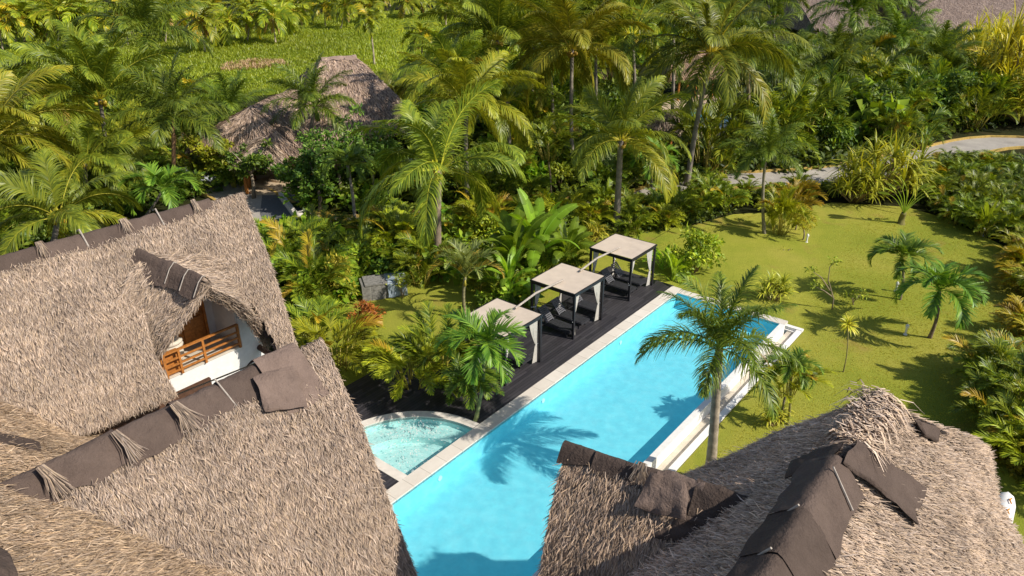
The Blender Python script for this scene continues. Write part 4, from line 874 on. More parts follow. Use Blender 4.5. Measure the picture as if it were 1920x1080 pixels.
def strap_mesh(name, seed, heads=14, leaves=26, R=1.6, H=2.0, L=1.3, wid=.07, c0=(.10, .14, .012), c1=(.34, .34, .03), hz=(.35, 1.0), flat=1.0):
    """rosettes of long strap leaves carried on branching stems"""
    r = np.random.default_rng(seed); mb = MB()
    for h in range(heads):
        a = r.uniform(0, 6.283); rd = R * math.sqrt(r.random()) if heads > 1 else 0; hh = H * r.uniform(*hz) * (1 - .35 * (rd / max(R, .1)) ** 2) if heads > 1 else H
        c = np.array([rd * math.cos(a), rd * math.sin(a), hh])
        if heads > 1: mb.tube([(c[0] * .15, c[1] * .15, 0), (c[0] * .6, c[1] * .6, hh * .55), tuple(c)], [.05, .035, .03], 5, (.22, .17, .09))
        K = leaves; az = r.uniform(0, 6.283, K); el = np.radians(r.uniform(5, 88, K)); l = L * r.uniform(.6, 1.1, K); m = 5
        d = np.stack([np.cos(el) * np.cos(az), np.cos(el) * np.sin(az), np.sin(el)], -1); pts = [np.repeat(c[None], K, 0)]; cur = d
        for k in range(m - 1): pts.append(pts[-1] + cur * (l / (m - 1))[:, None]); cur = nrm(cur - np.array([0, 0, .42 * flat]))
        sd_ = nrm(np.cross(d, [0, 0, 1]) + r.normal(0, .1, (K, 3))); col = np.array(c0) + (np.array(c1) - np.array(c0)) * r.uniform(0, 1, (K, 1))
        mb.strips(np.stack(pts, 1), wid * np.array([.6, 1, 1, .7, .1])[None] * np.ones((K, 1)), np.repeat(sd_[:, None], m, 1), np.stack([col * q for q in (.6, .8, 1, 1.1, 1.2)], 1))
    return mb.mesh(name, M['leaf'])
def leaf_cloud(mb, r, centers, rad, per, size, c0, c1, up=.55, long=1.7):
    """folded leaf blades scattered over clump shells"""
    C = np.repeat(np.asarray(centers, float), per, 0); R = np.repeat(np.asarray(rad, float), per); K = len(C)
    d = nrm(r.normal(0, 1, (K, 3))); d[:, 2] = np.abs(d[:, 2]) * .9 - .25; d = nrm(d); p = C + d * (R * r.uniform(.35, 1.05, K) ** .6)[:, None] * [1, 1, .8]
    ax = nrm(d * .8 + r.normal(0, .6, (K, 3)) - [0, 0, .25]); nn = nrm(d * .6 + [0, 0, up] + r.normal(0, .35, (K, 3))); sd_ = nrm(np.cross(ax, nn)); nn = np.cross(sd_, ax)
    s = size * r.uniform(.6, 1.25, K)[:, None]; a = p; b = p + ax * s * long * .5 + sd_ * s * .42 + nn * s * .1; c = p + ax * s * long - nn * s * .12; e = p + ax * s * long * .5 - sd_ * s * .42 + nn * s * .1
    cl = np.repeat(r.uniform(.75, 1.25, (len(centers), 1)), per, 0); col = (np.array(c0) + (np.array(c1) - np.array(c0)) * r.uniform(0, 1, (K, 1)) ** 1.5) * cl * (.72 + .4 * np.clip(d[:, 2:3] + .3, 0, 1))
    i = np.arange(K) * 4; mb.add(np.stack([a, b, c, e], 1).reshape(-1, 3), None, np.concatenate([np.stack([i, i + 1, i + 2], -1), np.stack([i, i + 2, i + 3], -1)]), np.repeat(col, 4, 0))
def bush_mesh(name, seed, R=1.0, H=1.3, clumps=26, per=60, size=.12, c0=(.025, .055, .008), c1=(.12, .17, .016), up=.55, long=1.7, stems=True):
    r = np.random.default_rng(seed); mb = MB(); cs = []
    for i in range(clumps):
        a = r.uniform(0, 6.283); f = math.sqrt(r.random()); z = r.uniform(.15, 1); w_ = math.sin(math.pi * min(1, z * .75 + .18)) ** .6; cs.append((R * f * w_ * math.cos(a), R * f * w_ * math.sin(a), H * z))
    if stems:
        for c in cs[::2]: mb.tube([(c[0] * .1, c[1] * .1, 0), (c[0] * .55, c[1] * .55, c[2] * .5), c], [.03, .018, .008], 4, (.15, .11, .07))
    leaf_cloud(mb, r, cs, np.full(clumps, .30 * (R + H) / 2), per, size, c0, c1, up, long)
    return mb.mesh(name, M['broad'])
# ---------------- shared meshes
VM = {}
for k in range(5): VM['coco', k] = crown_mesh('coconut_crown', 'coco', 20 + k)
VM['coco_gold', 0] = crown_mesh('coconut_crown', 'coco_gold', 31); VM['coco_up', 0] = crown_mesh('coconut_crown', 'coco_up', 33)
for k in range(4): VM['far', k] = crown_mesh('small_crown', 'far', 40 + k)
for k in range(2): VM['royal', k] = crown_mesh('royal_crown', 'royal', 50 + k); VM['adonidia', k] = crown_mesh('arched_crown', 'adonidia', 60 + k)
VM['bottle', 0] = crown_mesh('recurved_crown', 'bottle', 70)
for k in range(4): VM['areca', k] = areca_mesh('areca_fronds', 80 + k, gold=.03)
for k in range(2): VM['areca_y', k] = areca_mesh('areca_fronds', 90 + k, ((.12, .155, .010), (.27, .285, .015)), gold=.03)
for k in range(2): VM['areca_d', k] = areca_mesh('areca_fronds', 95 + k, ((.02, .05, .007), (.13, .16, .014)), gold=.02)
VM['areca_o', 0] = areca_mesh('areca_fronds', 99, ((.15, .14, .010), (.34, .27, .018)), gold=.25)
VM['bush_d', 0] = bush_mesh('bush_leaves', 1); VM['bush_d', 1] = bush_mesh('bush_leaves', 2, size=.16, clumps=20)
VM['bush_l', 0] = bush_mesh('bush_leaves', 3, c0=(.10, .15, .012), c1=(.26, .28, .02)); VM['bush_l', 1] = bush_mesh('bush_leaves', 4, c0=(.09, .14, .012), c1=(.22, .26, .02), size=.2, clumps=16, per=36)
VM['bush_y', 0] = bush_mesh('bush_leaves', 5, c0=(.22, .22, .02), c1=(.46, .42, .05), size=.1)
VM['philo', 0] = bush_mesh('large_leaves', 6, clumps=12, per=16, size=.36, c0=(.07, .14, .012), c1=(.20, .27, .018), long=1.3); VM['philo', 1] = bush_mesh('large_leaves', 7, clumps=10, per=16, size=.42, c0=(.05, .11, .012), c1=(.16, .22, .016), long=1.2)
VM['croton', 0] = bush_mesh('croton_leaves', 8, clumps=22, per=60, size=.11, c0=(.13, .045, .012), c1=(.30, .12, .02), long=2.3)
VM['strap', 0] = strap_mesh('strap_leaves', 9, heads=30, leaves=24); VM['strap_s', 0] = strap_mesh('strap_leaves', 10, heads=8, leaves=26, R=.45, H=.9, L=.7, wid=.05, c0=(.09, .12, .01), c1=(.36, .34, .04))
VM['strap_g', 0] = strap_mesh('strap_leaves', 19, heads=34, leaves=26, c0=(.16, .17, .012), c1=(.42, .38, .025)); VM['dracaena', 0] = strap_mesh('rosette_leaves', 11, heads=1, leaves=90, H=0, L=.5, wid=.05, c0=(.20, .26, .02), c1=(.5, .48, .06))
VM['ginger', 0] = banana_mesh('ginger_leaves', 12, n=15, H=.25, L=.95, wd=.24, c=(.17, .26, .015)); VM['banana', 0] = banana_mesh('banana_leaves', 13, n=13, wd=.6); VM['banana', 1] = banana_mesh('banana_leaves', 14, n=12, wd=.62, c=(.11, .17, .014))
# ---------------- builders
CNT = {}
def trunk_obj(root, base, top, r0, r1, col, rings=True, bend=.25, k=9, seed=0, name='trunk'):
    """trunk in the tree's local frame"""
    r = random.Random(seed); b = Vector((0, 0, -.15)); t = Vector(top) - Vector(base); m = 26 if rings else 10; pts = []; rad = []; col_ = []
    for i in range(m + 1):
        u = i / m; q = b.lerp(t, u); bow = math.sin(math.pi * u) * bend; q = q + Vector((bow * math.cos(seed), bow * math.sin(seed), 0)); pts.append(q)
        rad.append((r0 + (r1 - r0) * u ** .7 + (r0 * .45 * (1 - u) ** 8)) * (1 + (.06 if rings and i % 2 else 0))); col_.append(np.array(col) * (.85 + .3 * (i % 2)) * r.uniform(.85, 1.15))
    mb = MB().tube(pts, rad, k, np.array(col_)); return link(name, mb.mesh(name, M['bark'], True), root, world=False)
def tree(name, cat, label, base, top, key, sc, r0=.13, r1=.09, tcol=(.22, .19, .16), group=None, rz=None, rings=True, tilt=None, crown='crown', bend=.15):
    base = Vector(base); top = Vector(top); seed = int(abs(base.x * 31 + base.y * 17)) % 997; rnd = random.Random(seed)
    root = empty(name, base, label=label, cat=cat, group=group)
    if r0: trunk_obj(root, base, top, r0, r1, tcol, rings, bend, seed=seed)
    o = link(crown, VM[key], root, world=False); o.location = top - base; s = sc if isinstance(sc, tuple) else (sc,) * 3
    o.scale = s; tl = tilt or (rnd.uniform(-.12, .12), rnd.uniform(-.12, .12)); o.rotation_euler = (tl[0], tl[1], rz if rz is not None else rnd.uniform(0, 6.28))
    return root
def bytop(base_px, top_px):
    """base on the ground at base_px; top above it where top_px looks"""
    b = G(*base_px); lo, hi = 0.0, 16.0
    for _ in range(40):
        m = (lo + hi) / 2; y = Q((b.x, b.y, b.z + m))[1]
        if y > top_px[1]: lo = m
        else: hi = m
    t = P(top_px[0], top_px[1], b.z + lo); return b, t
def palm(kind, v, base_px, top_px, frond_m, label, nat, cat='palm tree', name='coconut_palm', **kw):
    b, t = bytop(base_px, top_px); return tree(name, cat, label, b, t, (kind, v), frond_m / nat * (1.22 if kind[:2] in ('co', 'ro') else 1.1), **kw)
CO = dict(nat=4.6, r0=.17, r1=.12, tcol=(.27, .235, .20))
palm('coco_up', 0, (200, 345), (187, 185), 5.2, 'tall dark coconut palm with upright fronds standing against the meadow at left', **CO)
palm('royal', 0, (328, 370), (326, 222), 3.9, 'deep green plumed palm with orange sheath left of the thatched porch', nat=2.9, name='royal_palm', r0=.16, r1=.13, tcol=(.42, .24, .13))
palm('coco', 4, (95, 560), (110, 405), 3.7, 'low bright coconut palm rising behind the big roof at far left', **CO)
palm('coco_gold', 0, (-35, 430), (-22, 262), 5.4, 'yellow green coconut palm cut by the left edge of the photo', **CO)
palm('coco', 0, (-70, 360), (-45, 205), 5.0, 'dark coconut palm behind the yellow green one at the left edge', **CO)
palm('royal', 1, (268, 205), (272, 62), 6.0, 'dark plumed palm at the top left with yellow sheath, against the meadow', nat=2.9, name='royal_palm', r0=.2, r1=.16, tcol=(.45, .33, .12))
palm('coco', 3, (820, 500), (822, 318), 4.7, 'large coconut palm in the centre with a pale peeling trunk and long drooping fronds', **dict(CO, r0=.24, r1=.17, tcol=(.30, .235, .18)))
palm('coco_gold', 0, (878, 400), (874, 196), 4.5, 'golden coconut palm directly behind the large central palm', **CO)
palm('coco', 4, (1155, 432), (1164, 262), 4.2, 'coconut palm with rough trunk behind the middle of the gazebo row', **dict(CO, r0=.22, r1=.16))
palm('coco', 1, (1288, 348), (1334, 98), 5.4, 'tall coconut palm with a slanted bare trunk right of centre', **dict(CO, r0=.19, r1=.15))
palm('coco_gold', 0, (1075, 335), (1073, 92), 5.0, 'coconut palm with arching yellow lit fronds at top centre', **CO)
palm('coco_up', 0, (932, 300), (932, 75), 5.4, 'dark upright coconut palm at the top, left of the centre group', **CO)
palm('coco', 3, (1190, 300), (1185, 66), 5.6, 'coconut palm with pinkish heart left of the tall slanted palm', **CO)
palm('coco', 2, (845, 330), (843, 138), 4.0, 'dark green coconut palm just right of the large thatched house', **CO)
palm('coco', 4, (1120, 240), (1120, 18), 6.2, 'coconut palm behind the central group at the top edge', **CO)
palm('coco_up', 0, (1260, 230), (1262, 20), 6.2, 'upright coconut palm at the top edge left of the tall slanted palm', **CO)
palm('coco', 2, (1000, 250), (1002, 30), 6.0, 'coconut palm at the top edge right of the dark upright palm', **CO)
palm('far', 0, (790, 150), (790, 62), 3.2, 'young coconut palm at the meadow edge above the dark green palm', nat=2.6, r0=.13, r1=.1, tcol=(.3, .26, .2))
palm('royal', 0, (1398, 285), (1402, 118), 5.0, 'plumed palm with hanging fronds right of the tall slanted palm', nat=2.9, name='royal_palm', r0=.17, r1=.14, tcol=(.3, .25, .16))
palm('royal', 1, (1602, 120), (1600, 22), 6.6, 'deep green plumed palm in front of the grey roofs at top right', nat=2.9, name='royal_palm', r0=.2, r1=.17)
palm('royal', 0, (1452, 90), (1452, 8), 6.0, 'plumed palm left of the grey roofs at the top edge', nat=2.9, name='royal_palm', r0=.2, r1=.17)
palm('royal', 1, (1668, 60), (1668, -2), 6.4, 'plumed palm between the two grey roofs at top right', nat=2.9, name='royal_palm', r0=.2, r1=.17)
palm('royal', 1, (1434, 440), (1436, 290), 2.5, 'slim plumed palm at the head of the lawn by the gravel road', nat=2.9, name='royal_palm', r0=.10, r1=.08, tcol=(.3, .27, .2))
palm('royal', 0, (560, 345), (590, 200), 3.3, 'palm with arching comb like fronds in front of the thatched wing', nat=2.9, name='royal_palm', r0=.16, r1=.13)
palm('adonidia', 0, (666, 450), (652, 310), 1.9, 'slender palm trunk with a small crown left of the large central palm', nat=1.45, name='slender_palm', r0=.11, r1=.08, tcol=(.35, .3, .25))
palm('areca', 0, (1030, 390), (1028, 300), 1.6, 'thin pale trunked palm between the two large central coconut palms', nat=1.45, name='slender_palm', r0=.07, r1=.05, tcol=(.42, .3, .2))
palm('adonidia', 1, (1222, 370), (1225, 300), 2.1, 'small arched palm right of the rough trunked coconut palm', nat=1.45, name='slender_palm', r0=.08, r1=.06)
palm('adonidia', 1, (255, 420), (305, 355), 2.6, 'low bright feathery palm peeking over the ridge of the big roof', nat=1.45, name='slender_palm', r0=.09, r1=.07)
b, t = bytop((1331, 905), (1349, 652))
rp = tree('royal_palm', 'palm tree', 'royal palm with smooth pale trunk standing between the pool and the right villa', b, t, ('royal', 0), 1.0, .19, .12, (.40, .34, .27), bend=.06, rz=.6, tilt=(.02, .02))
r = np.random.default_rng(77); mb = MB(); frond(mb, r, (0, 0, -.1), .05, .25, 1.5, 2.0, nl=34, leaf=.3, wid=.03, grav=.9, c0=(.20, .13, .08), c1=(.32, .22, .14), rach=(.3, .22, .15), sweep=70, rw=.05)
o = link('dead_frond', mb.mesh('dead_frond', M['leaf']), rp, world=False); o.location = t - b
AJ = dict(nat=1.45, name='christmas_palm', tcol=(.20, .15, .12))
palm('adonidia', 0, (1687, 562), (1691, 482), 1.85, 'small lawn palm with one dark trunk, the farther of the two', r0=.075, r1=.055, **AJ)
palm('adonidia', 1, (1742, 633), (1762, 544), 2.2, 'leaning lawn palm with grey trunk, the nearer of the two', r0=.085, r1=.06, **AJ)
palm('adonidia', 0, (886, 800), (907, 645), 1.85, 'lush arched palm growing at the corner of the deck beside the spa', r0=.07, r1=.06, nat=1.45, name='christmas_palm', tcol=(.25, .30, .12))
palm('adonidia', 1, (893, 795), (884, 716), 1.25, 'short second palm with yellow tipped frond at the foot of the deck palm', r0=.06, r1=.05, nat=1.45, name='christmas_palm', tcol=(.25, .3, .12))
palm('bottle', 0, (876, 602), (872, 520), 2.0, 'grey green palm with strongly curled fronds left of the banana plants', nat=2.1, name='bottle_palm', r0=.085, r1=.07, tcol=(.28, .26, .14))
palm('areca_y', 0, (1472, 792), (1473, 740), 1.6, 'bright yellow green palm on the lawn right of the pool wall', nat=2.2, name='areca_palm', r0=.05, r1=.04)
palm('adonidia', 1, (1478, 795), (1482, 690), 1.2, 'thin arched palm rising above the bright palm right of the pool wall', nat=1.45, name='christmas_palm', r0=.05, r1=.04, tcol=(.3, .28, .1))
for px, py, tx, ty, kd, v, fm, lb in ((1035, 275, 1030, 120, 'coco', 3, 4.8, 'coconut palm with swept fronds between the two large central palms, farther back'), (955, 330, 950, 190, 'coco', 4, 4.2, 'coconut palm right of the golden one behind the central palm'), (735, 250, 738, 200, 'coco_up', 0, 3.4, 'low coconut palm in front of the right end of the large thatched house'),
        (1478, 240, 1478, 150, 'royal', 0, 4.2, 'plumed palm rising out of the green mass below the left grey roof'), (1560, 200, 1562, 120, 'royal', 1, 4.4, 'plumed palm rising out of the green mass below the right grey roof'), (1760, 190, 1760, 118, 'royal', 0, 4.6, 'plumed palm in the green mass left of the golden reeds'), (1680, 150, 1684, 78, 'royal', 1, 4.8, 'plumed palm at the back of the green mass at upper right'), (430, 300, 432, 215, 'royal', 1, 3.4, 'plumed palm close left of the thatched wing'), (60, 300, 66, 170, 'coco', 2, 4.6, 'coconut palm at the left between the edge and the tall dark palm'), (150, 400, 160, 305, 'coco', 3, 3.8, 'coconut palm above the low bright palm behind the big roof'), (240, 330, 238, 262, 'coco_gold', 0, 3.4, 'low golden coconut palm under the deep green plumed palm')):
    palm(kd, v, (px, py), (tx, ty), fm, lb, nat=4.6 if kd[0] == 'c' else 2.9, name='coconut_palm' if kd[0] == 'c' else 'royal_palm', r0=.16, r1=.12, tcol=(.27, .235, .20))
# plants standing straight on the ground
def plant(name, cat, label, px, key, sc, part='leaves', group=None, rz=None, mat=None):
    p = G(*px) if isinstance(px, tuple) else Vector(px); root = empty(name, p, label=label, cat=cat, group=group)
    o = link(part, VM[key], root, world=False); s = sc if isinstance(sc, tuple) else (sc,) * 3; o.scale = s
    seed = int(abs(p.x * 37 + p.y * 13)) % 997; o.rotation_euler = (0, 0, rz if rz is not None else random.Random(seed).uniform(0, 6.28)); return root
AR = ('areca_palm', 'areca palm')
plant(*AR, 'bright feathery areca palm beside the gable tip of the left villa', (632, 690), ('areca_y', 0), 1.25)
plant(*AR, 'bright feathery areca palm between the gable tip and the red croton', (590, 640), ('areca', 1), 1.0)
plant(*AR, 'areca palm at the edge of the dark deck above the spa', (775, 722), ('areca_y', 1), 1.15)
plant(*AR, 'feathery areca palm right of the spa deck edge, behind the lush arched palm', (825, 700), ('areca', 0), 1.15)
plant(*AR, 'dark small areca palm at the foot of the deck palm', (872, 745), ('areca_d', 0), .75)
plant(*AR, 'golden yellow areca palm with stems at the head of the lawn', (1460, 440), ('areca_y', 1), (1.0, 1.0, 1.6))
plant(*AR, 'golden areca palm leaning over the lawn beside the cream shrub', (1484, 402), ('areca_o', 0), (1.0, 1.0, 1.15))
plant('croton_shrub', 'shrub', 'orange red croton shrub on the left lawn', (686, 606), ('croton', 0), (.7, .7, .7))
plant('croton_shrub', 'shrub', 'small orange leaved plant beside the curled frond palm', (908, 615), ('croton', 0), (.45, .45, .65))
plant('variegated_shrub', 'shrub', 'cream yellow shrub in front of the hedge left of the pump housing', (640, 562), ('bush_y', 0), (.75, .75, 1.7))
plant('flowering_shrub', 'shrub', 'airy light green shrub between the farthest gazebo and the lawn', (1302, 512), ('bush_l', 0), (1.25, 1.25, 1.7))
plant('ginger_plant', 'plant', 'broad glossy leaved ginger clump right of the farthest gazebo', (1262, 527), ('ginger', 0), 1.25)
plant('ginger_plant', 'plant', 'second broad leaved clump behind the ginger beside the farthest gazebo', (1240, 505), ('ginger', 0), 1.0)
plant('spiky_shrub', 'shrub', 'dark clump with yellow tipped strap leaves right of the royal palm crown', (1450, 565), ('strap_s', 0), 1.35)
plant('spiky_shrub', 'shrub', 'spiky green clump at the foot of the bright palm near the right villa', (1452, 798), ('strap_s', 0), .85)
plant('screw_pine', 'plant', 'huge mound of arching yellow green strap leaves beside the road', (1645, 372), ('strap', 0), 1.75)
plant('screw_pine', 'plant', 'smaller mound of strap leaves left of the huge one beside the road', (1600, 380), ('strap', 0), (1.0, 1.0, 1.1))
plant('screw_pine', 'plant', 'golden mound of strap leaves among the hedge at upper right', (1612, 190), ('strap_g', 0), 1.9)
plant('giant_reed', 'plant', 'tall golden reed clump with dry stems at the right edge', (1890, 215), ('strap_g', 0), (2.6, 2.6, 4.0))
plant('giant_reed', 'plant', 'lowest golden reed clump beside the road at the right edge', (1915, 232), ('strap_g', 0), (1.9, 1.9, 2.2))
plant('giant_reed', 'plant', 'golden reed clump left of the tallest one at upper right', (1840, 150), ('strap_g', 0), (2.6, 2.6, 3.2))
for i, (px, l) in enumerate((((1503, 450), 'cream tipped frangipani shrub beside a bollard light'), ((1490, 432), 'second cream tipped frangipani shrub, farther from the bollard light'))):
    b, t = bytop(px, (px[0] + 6, px[1] - 34)); tree('frangipani', 'shrub', l, b, t - UP * .45, ('bush_y', 0), (.55, .55, .7), .05, .04, (.28, .22, .17), rings=False)
b, t = bytop((1581, 697), (1590, 612)); tree('dracaena', 'plant', 'thin stemmed plant with one yellow green rosette on the lawn', b, t, ('dracaena', 0), 1.15, .028, .022, (.34, .30, .12), rings=False, crown='rosette')
VM['trav', 0] = fan_paddles('paddle_leaves', 21, n=9, L=.75, pet=1.5, wd=.38, spread=34, ax=.1, c=(.17, .22, .02), droop=55)
VM['trav', 1] = fan_paddles('paddle_leaves', 22, n=8, L=1.0, pet=.85, wd=.32, spread=38, ax=.3, c=(.13, .19, .02))
b = G(1690, 420); tree('travellers_palm', 'palm tree', 'palm with a swollen base and paddle leaves at the top of the lawn', b, b + UP * .75, ('trav', 0), 1.1, .24, .16, (.22, .20, .06), rz=-.2, tilt=(0, 0), crown='leaves')
plant('paddle_plant', 'plant', 'upright paddle leaved plant at the right hedge of the lawn', (1842, 438), ('trav', 1), 1.15, rz=-.1)
def banana(px, hpx, key, sc, label):
    b = G(*px); rr = random.Random(px[0]); root = empty('banana_plant', b, label=label, cat='banana plant')
    mb = MB().tube([(0, 0, -.1), (.02, 0, .8 * sc), (0, 0, 1.45 * sc)], [.13 * sc, .10 * sc, .06 * sc], 9, (.22, .24, .07)); link('stem', mb.mesh('stem', M['bark'], True), root, world=False)
    o = link('leaves', VM[key], root, world=False); o.scale = (sc,) * 3; o.rotation_euler = (0, 0, rr.uniform(0, 6.28))
banana((968, 545), 0, ('banana', 0), 1.15, 'tall banana plant left of the middle gazebo')
banana((1005, 535), 0, ('banana', 1), 1.2, 'banana plant right behind the middle gazebo roof')
banana((955, 575), 0, ('banana', 1), .75, 'short banana plant in front of the tall one left of the middle gazebo')
banana((1062, 520), 0, ('banana', 0), .85, 'banana plant with leaves hanging over the middle gazebo canopy')
banana((940, 540), 0, ('banana', 0), .7, 'small banana plant between the curled frond palm and the tall banana')
banana((1352, 258), 0, ('banana', 1), 1.15, 'dark banana plant in front of the far turquoise pool')
plant('fan_palm', 'palm tree', 'low grey green fan leaved palm behind the farthest gazebo', (1113, 455), ('strap_s', 0), (1.25, 1.25, 1.2))
# saplings on the lawn
def sapling(px, segs, label, leaf=.09, cl=5):
    b = G(*px); root = empty('sapling', b, label=label, cat='sapling'); mb = MB(); tips = []
    for s in segs: pts = [P(x, y, 0) for x, y in s]; 
    def at_(x, y):
        z = b.z; lo, hi = 0, 6
        for _ in range(30):
            m = (lo + hi) / 2
            if Q((b.x, b.y, b.z + m))[1] > y: lo = m
            else: hi = m
        q = P(x, y, b.z + lo); return q - b
    for s in segs:
        pts = [at_(*q) for q in s]; mb.tube(pts, np.linspace(.035, .012, len(pts)), 6, (.34, .27, .19)); tips.append(pts[-1])
    link('trunk', mb.mesh('trunk', M['bark'], True), root, world=False)
    r = np.random.default_rng(px[0]); mb = MB(); cs = []
    for t in tips:
        for _ in range(cl): cs.append(np.array(tuple(t)) + r.normal(0, .10, 3))
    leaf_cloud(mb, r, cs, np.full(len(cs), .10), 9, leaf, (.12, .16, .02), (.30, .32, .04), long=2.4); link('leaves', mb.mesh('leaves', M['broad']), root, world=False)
sapling((1560, 580), [[(1560, 580), (1563, 560), (1553, 525), (1556, 500), (1566, 490)], [(1556, 545), (1540, 520), (1522, 508)], [(1560, 556), (1545, 545), (1530, 538)]], 'leaning bare sapling with few leaves in the middle of the lawn')
sapling((1600, 572), [[(1600, 572), (1598, 560), (1590, 552)], [(1600, 566), (1614, 552)], [(1600, 568), (1600, 550)]], 'tiny sapling right of the leaning sapling', .08)
sapling((1475, 472), [[(1475, 472), (1468, 468)], [(1475, 472), (1482, 466)]], 'tiny seedling on the lawn below the palm cluster', .05, 3)
sapling((755, 560), [[(755, 560), (754, 545), (748, 530)], [(755, 556), (765, 530)], [(755, 556), (742, 520)]], 'spindly shrub with pale stems in front of the pump housing', .09)
# ---------------- broadleaf trees
def broad_tree(px, top_px, R, label, seed, c0, c1, size=.17, cl=46, per=70):
    b, t = bytop(px, top_px); H = t.z - b.z; root = empty('broadleaf_tree', b, label=label, cat='tree'); r = np.random.default_rng(seed); mb = MB(); cs = []
    trunk = [(0, 0, -.1), (.1, .05, H * .25), (.05, .15, H * .45)]; mb.tube(trunk, [.16, .12, .10], 8, (.24, .20, .15))
    for i in range(9):
        a = i * 2.4 + r.normal(0, .3); l = R * r.uniform(.5, 1); z = H * r.uniform(.5, 1.0); e = np.array([l * math.cos(a), l * math.sin(a), z]); mid = np.array([l * .35 * math.cos(a), l * .35 * math.sin(a), H * .45 + (z - H * .45) * .5]); mb.tube([trunk[2], mid, e], [.08, .05, .02], 6, (.32, .27, .2))
        for k in range(cl // 9): u = r.uniform(.35, 1.1); cs.append(np.array(trunk[2]) * (1 - u) + e * u + r.normal(0, R * .16, 3))
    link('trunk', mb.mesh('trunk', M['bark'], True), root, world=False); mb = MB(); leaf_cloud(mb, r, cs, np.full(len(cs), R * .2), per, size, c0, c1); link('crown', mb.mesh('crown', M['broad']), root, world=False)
broad_tree((640, 395), (620, 225), 2.5, 'leafy dark green tree in front of the large thatched house', 1, (.035, .085, .014), (.12, .19, .025))
broad_tree((700, 380), (690, 215), 2.2, 'airy green tree with pale branches right of the leafy dark one', 2, (.045, .09, .016), (.14, .20, .03), cl=38)
broad_tree((600, 400), (570, 285), 1.9, 'round leafy tree below the curved fronds near the entrance steps', 3, (.03, .075, .012), (.10, .16, .02), cl=36)
broad_tree((410, 345), (402, 262), 2.0, 'bright yellow green leafy tree left of the thatched porch', 4, (.12, .17, .012), (.30, .30, .02))
broad_tree((1452, 312), (1450, 240), 1.5, 'dark leafy tree a little right of the far turquoise pool', 5, (.03, .07, .012), (.10, .15, .02), cl=30)
broad_tree((476, 372), (468, 272), 1.5, 'slim leafy tree hiding the left half of the porch roof', 6, (.035, .085, .014), (.13, .19, .02), cl=30)
broad_tree((566, 388), (548, 300), 1.5, 'low leafy tree to the right of the porch posts', 7, (.04, .09, .014), (.14, .20, .02), cl=30)
broad_tree((1520, 262), (1525, 185), 2.6, 'dark round tree in the green mass right of the far pool', 8, (.025, .06, .01), (.10, .15, .018), size=.26)
broad_tree((1610, 260), (1600, 165), 2.8, 'dark leafy tree behind the golden strap mound', 9, (.025, .06, .01), (.11, .15, .016), size=.28)
broad_tree((1740, 230), (1745, 140), 2.9, 'broad dark tree above the bend of the road', 10, (.025, .06, .01), (.12, .16, .016), size=.28)
# ---------------- scattered planting by area (all true plants standing on the ground)
from itertools import product
EXC = []
def inpoly(x, y, poly):
    c = False; n = len(poly)
    for i in range(n):
        x1, y1 = poly[i]; x2, y2 = poly[i - 1]
        if (y1 > y) != (y2 > y) and x < (x2 - x1) * (y - y1) / (y2 - y1) + x1: c = not c
    return c
def scatter(polypx, gap, kinds, name, cat, label, group, seed, scr=(.8, 1.2), jit=.45, ztall=1.0):
    """plants of a bed, spaced by gap metres inside the bed outline"""
    pl = [G(*p) for p in polypx]; pw = [(p.x, p.y) for p in pl]; r = random.Random(seed); x0, x1 = min(p[0] for p in pw), max(p[0] for p in pw); y0, y1 = min(p[1] for p in pw), max(p[1] for p in pw)
    n = 0; y = y0
    while y < y1:
        x = x0 + (gap / 2 if int((y - y0) / gap) % 2 else 0)
        while x < x1:
            qx, qy = x + r.uniform(-jit, jit) * gap, y + r.uniform(-jit, jit) * gap
            if inpoly(qx, qy, pw) and not any(inpoly(qx, qy, e) for e in EXC):
                k = r.choice(kinds); s = r.uniform(*scr); p = Vector((qx, qy, gz(qx, qy)))
                root = empty(name, p, label=label, cat=cat, group=group); o = link('leaves', VM[k], root, world=False); o.scale = (s, s, s * ztall * r.uniform(.85, 1.2)); o.rotation_euler = (0, 0, r.uniform(0, 6.28)); n += 1
            x += gap
        y += gap * .87
    CNT[group] = n
EXC += [[(p.x, p.y) for p in (G(*q) for q in e)] for e in ([(1225, 168), (1440, 172), (1460, 262), (1395, 296), (1262, 298), (1240, 280)], [(1330, 362), (1570, 350), (1600, 300), (1330, 315)], [(1740, 305), (2000, 330), (2000, 215), (1900, 228), (1740, 262)], [(492, 350), (556, 350), (585, 435), (492, 440)])]
A4 = [('areca', k) for k in range(4)]; AD2 = [('areca_d', 0), ('areca_d', 1)]; AY = [('areca_y', 0), ('areca_y', 1)]
B4 = [('bush_d', 0), ('bush_d', 1), ('bush_l', 0), ('bush_l', 1), ('philo', 0), ('philo', 1)]
scatter([(505, 560), (560, 590), (640, 575), (690, 545), (700, 505), (620, 450), (500, 455)], 1.15, A4 + [('philo', 0), ('philo', 1), ('bush_l', 1)], 'hedge_plant', 'shrub', 'leafy plant in the hedge between the big roof and the left lawn', 'hedge beside the left lawn', 1, (.85, 1.1))
scatter([(900, 610), (950, 612), (985, 575), (1060, 520), (1100, 480), (1040, 450), (890, 500)], 1.25, [('areca', 0), ('areca', 2), ('philo', 0), ('philo', 1), ('bush_l', 1), ('ginger', 0)], 'garden_plant', 'shrub', 'leafy plant at the feet of the banana plants behind the gazebos', 'planting around the banana plants', 17, (.5, .85))
scatter([(690, 545), (830, 530), (830, 495), (700, 515)], 1.2, A4 + [('bush_d', 0), ('bush_d', 1), ('philo', 1)], 'garden_plant', 'shrub', 'leafy plant directly behind the stone pump housing', 'planting behind the pump housing', 18, (.8, 1.1))
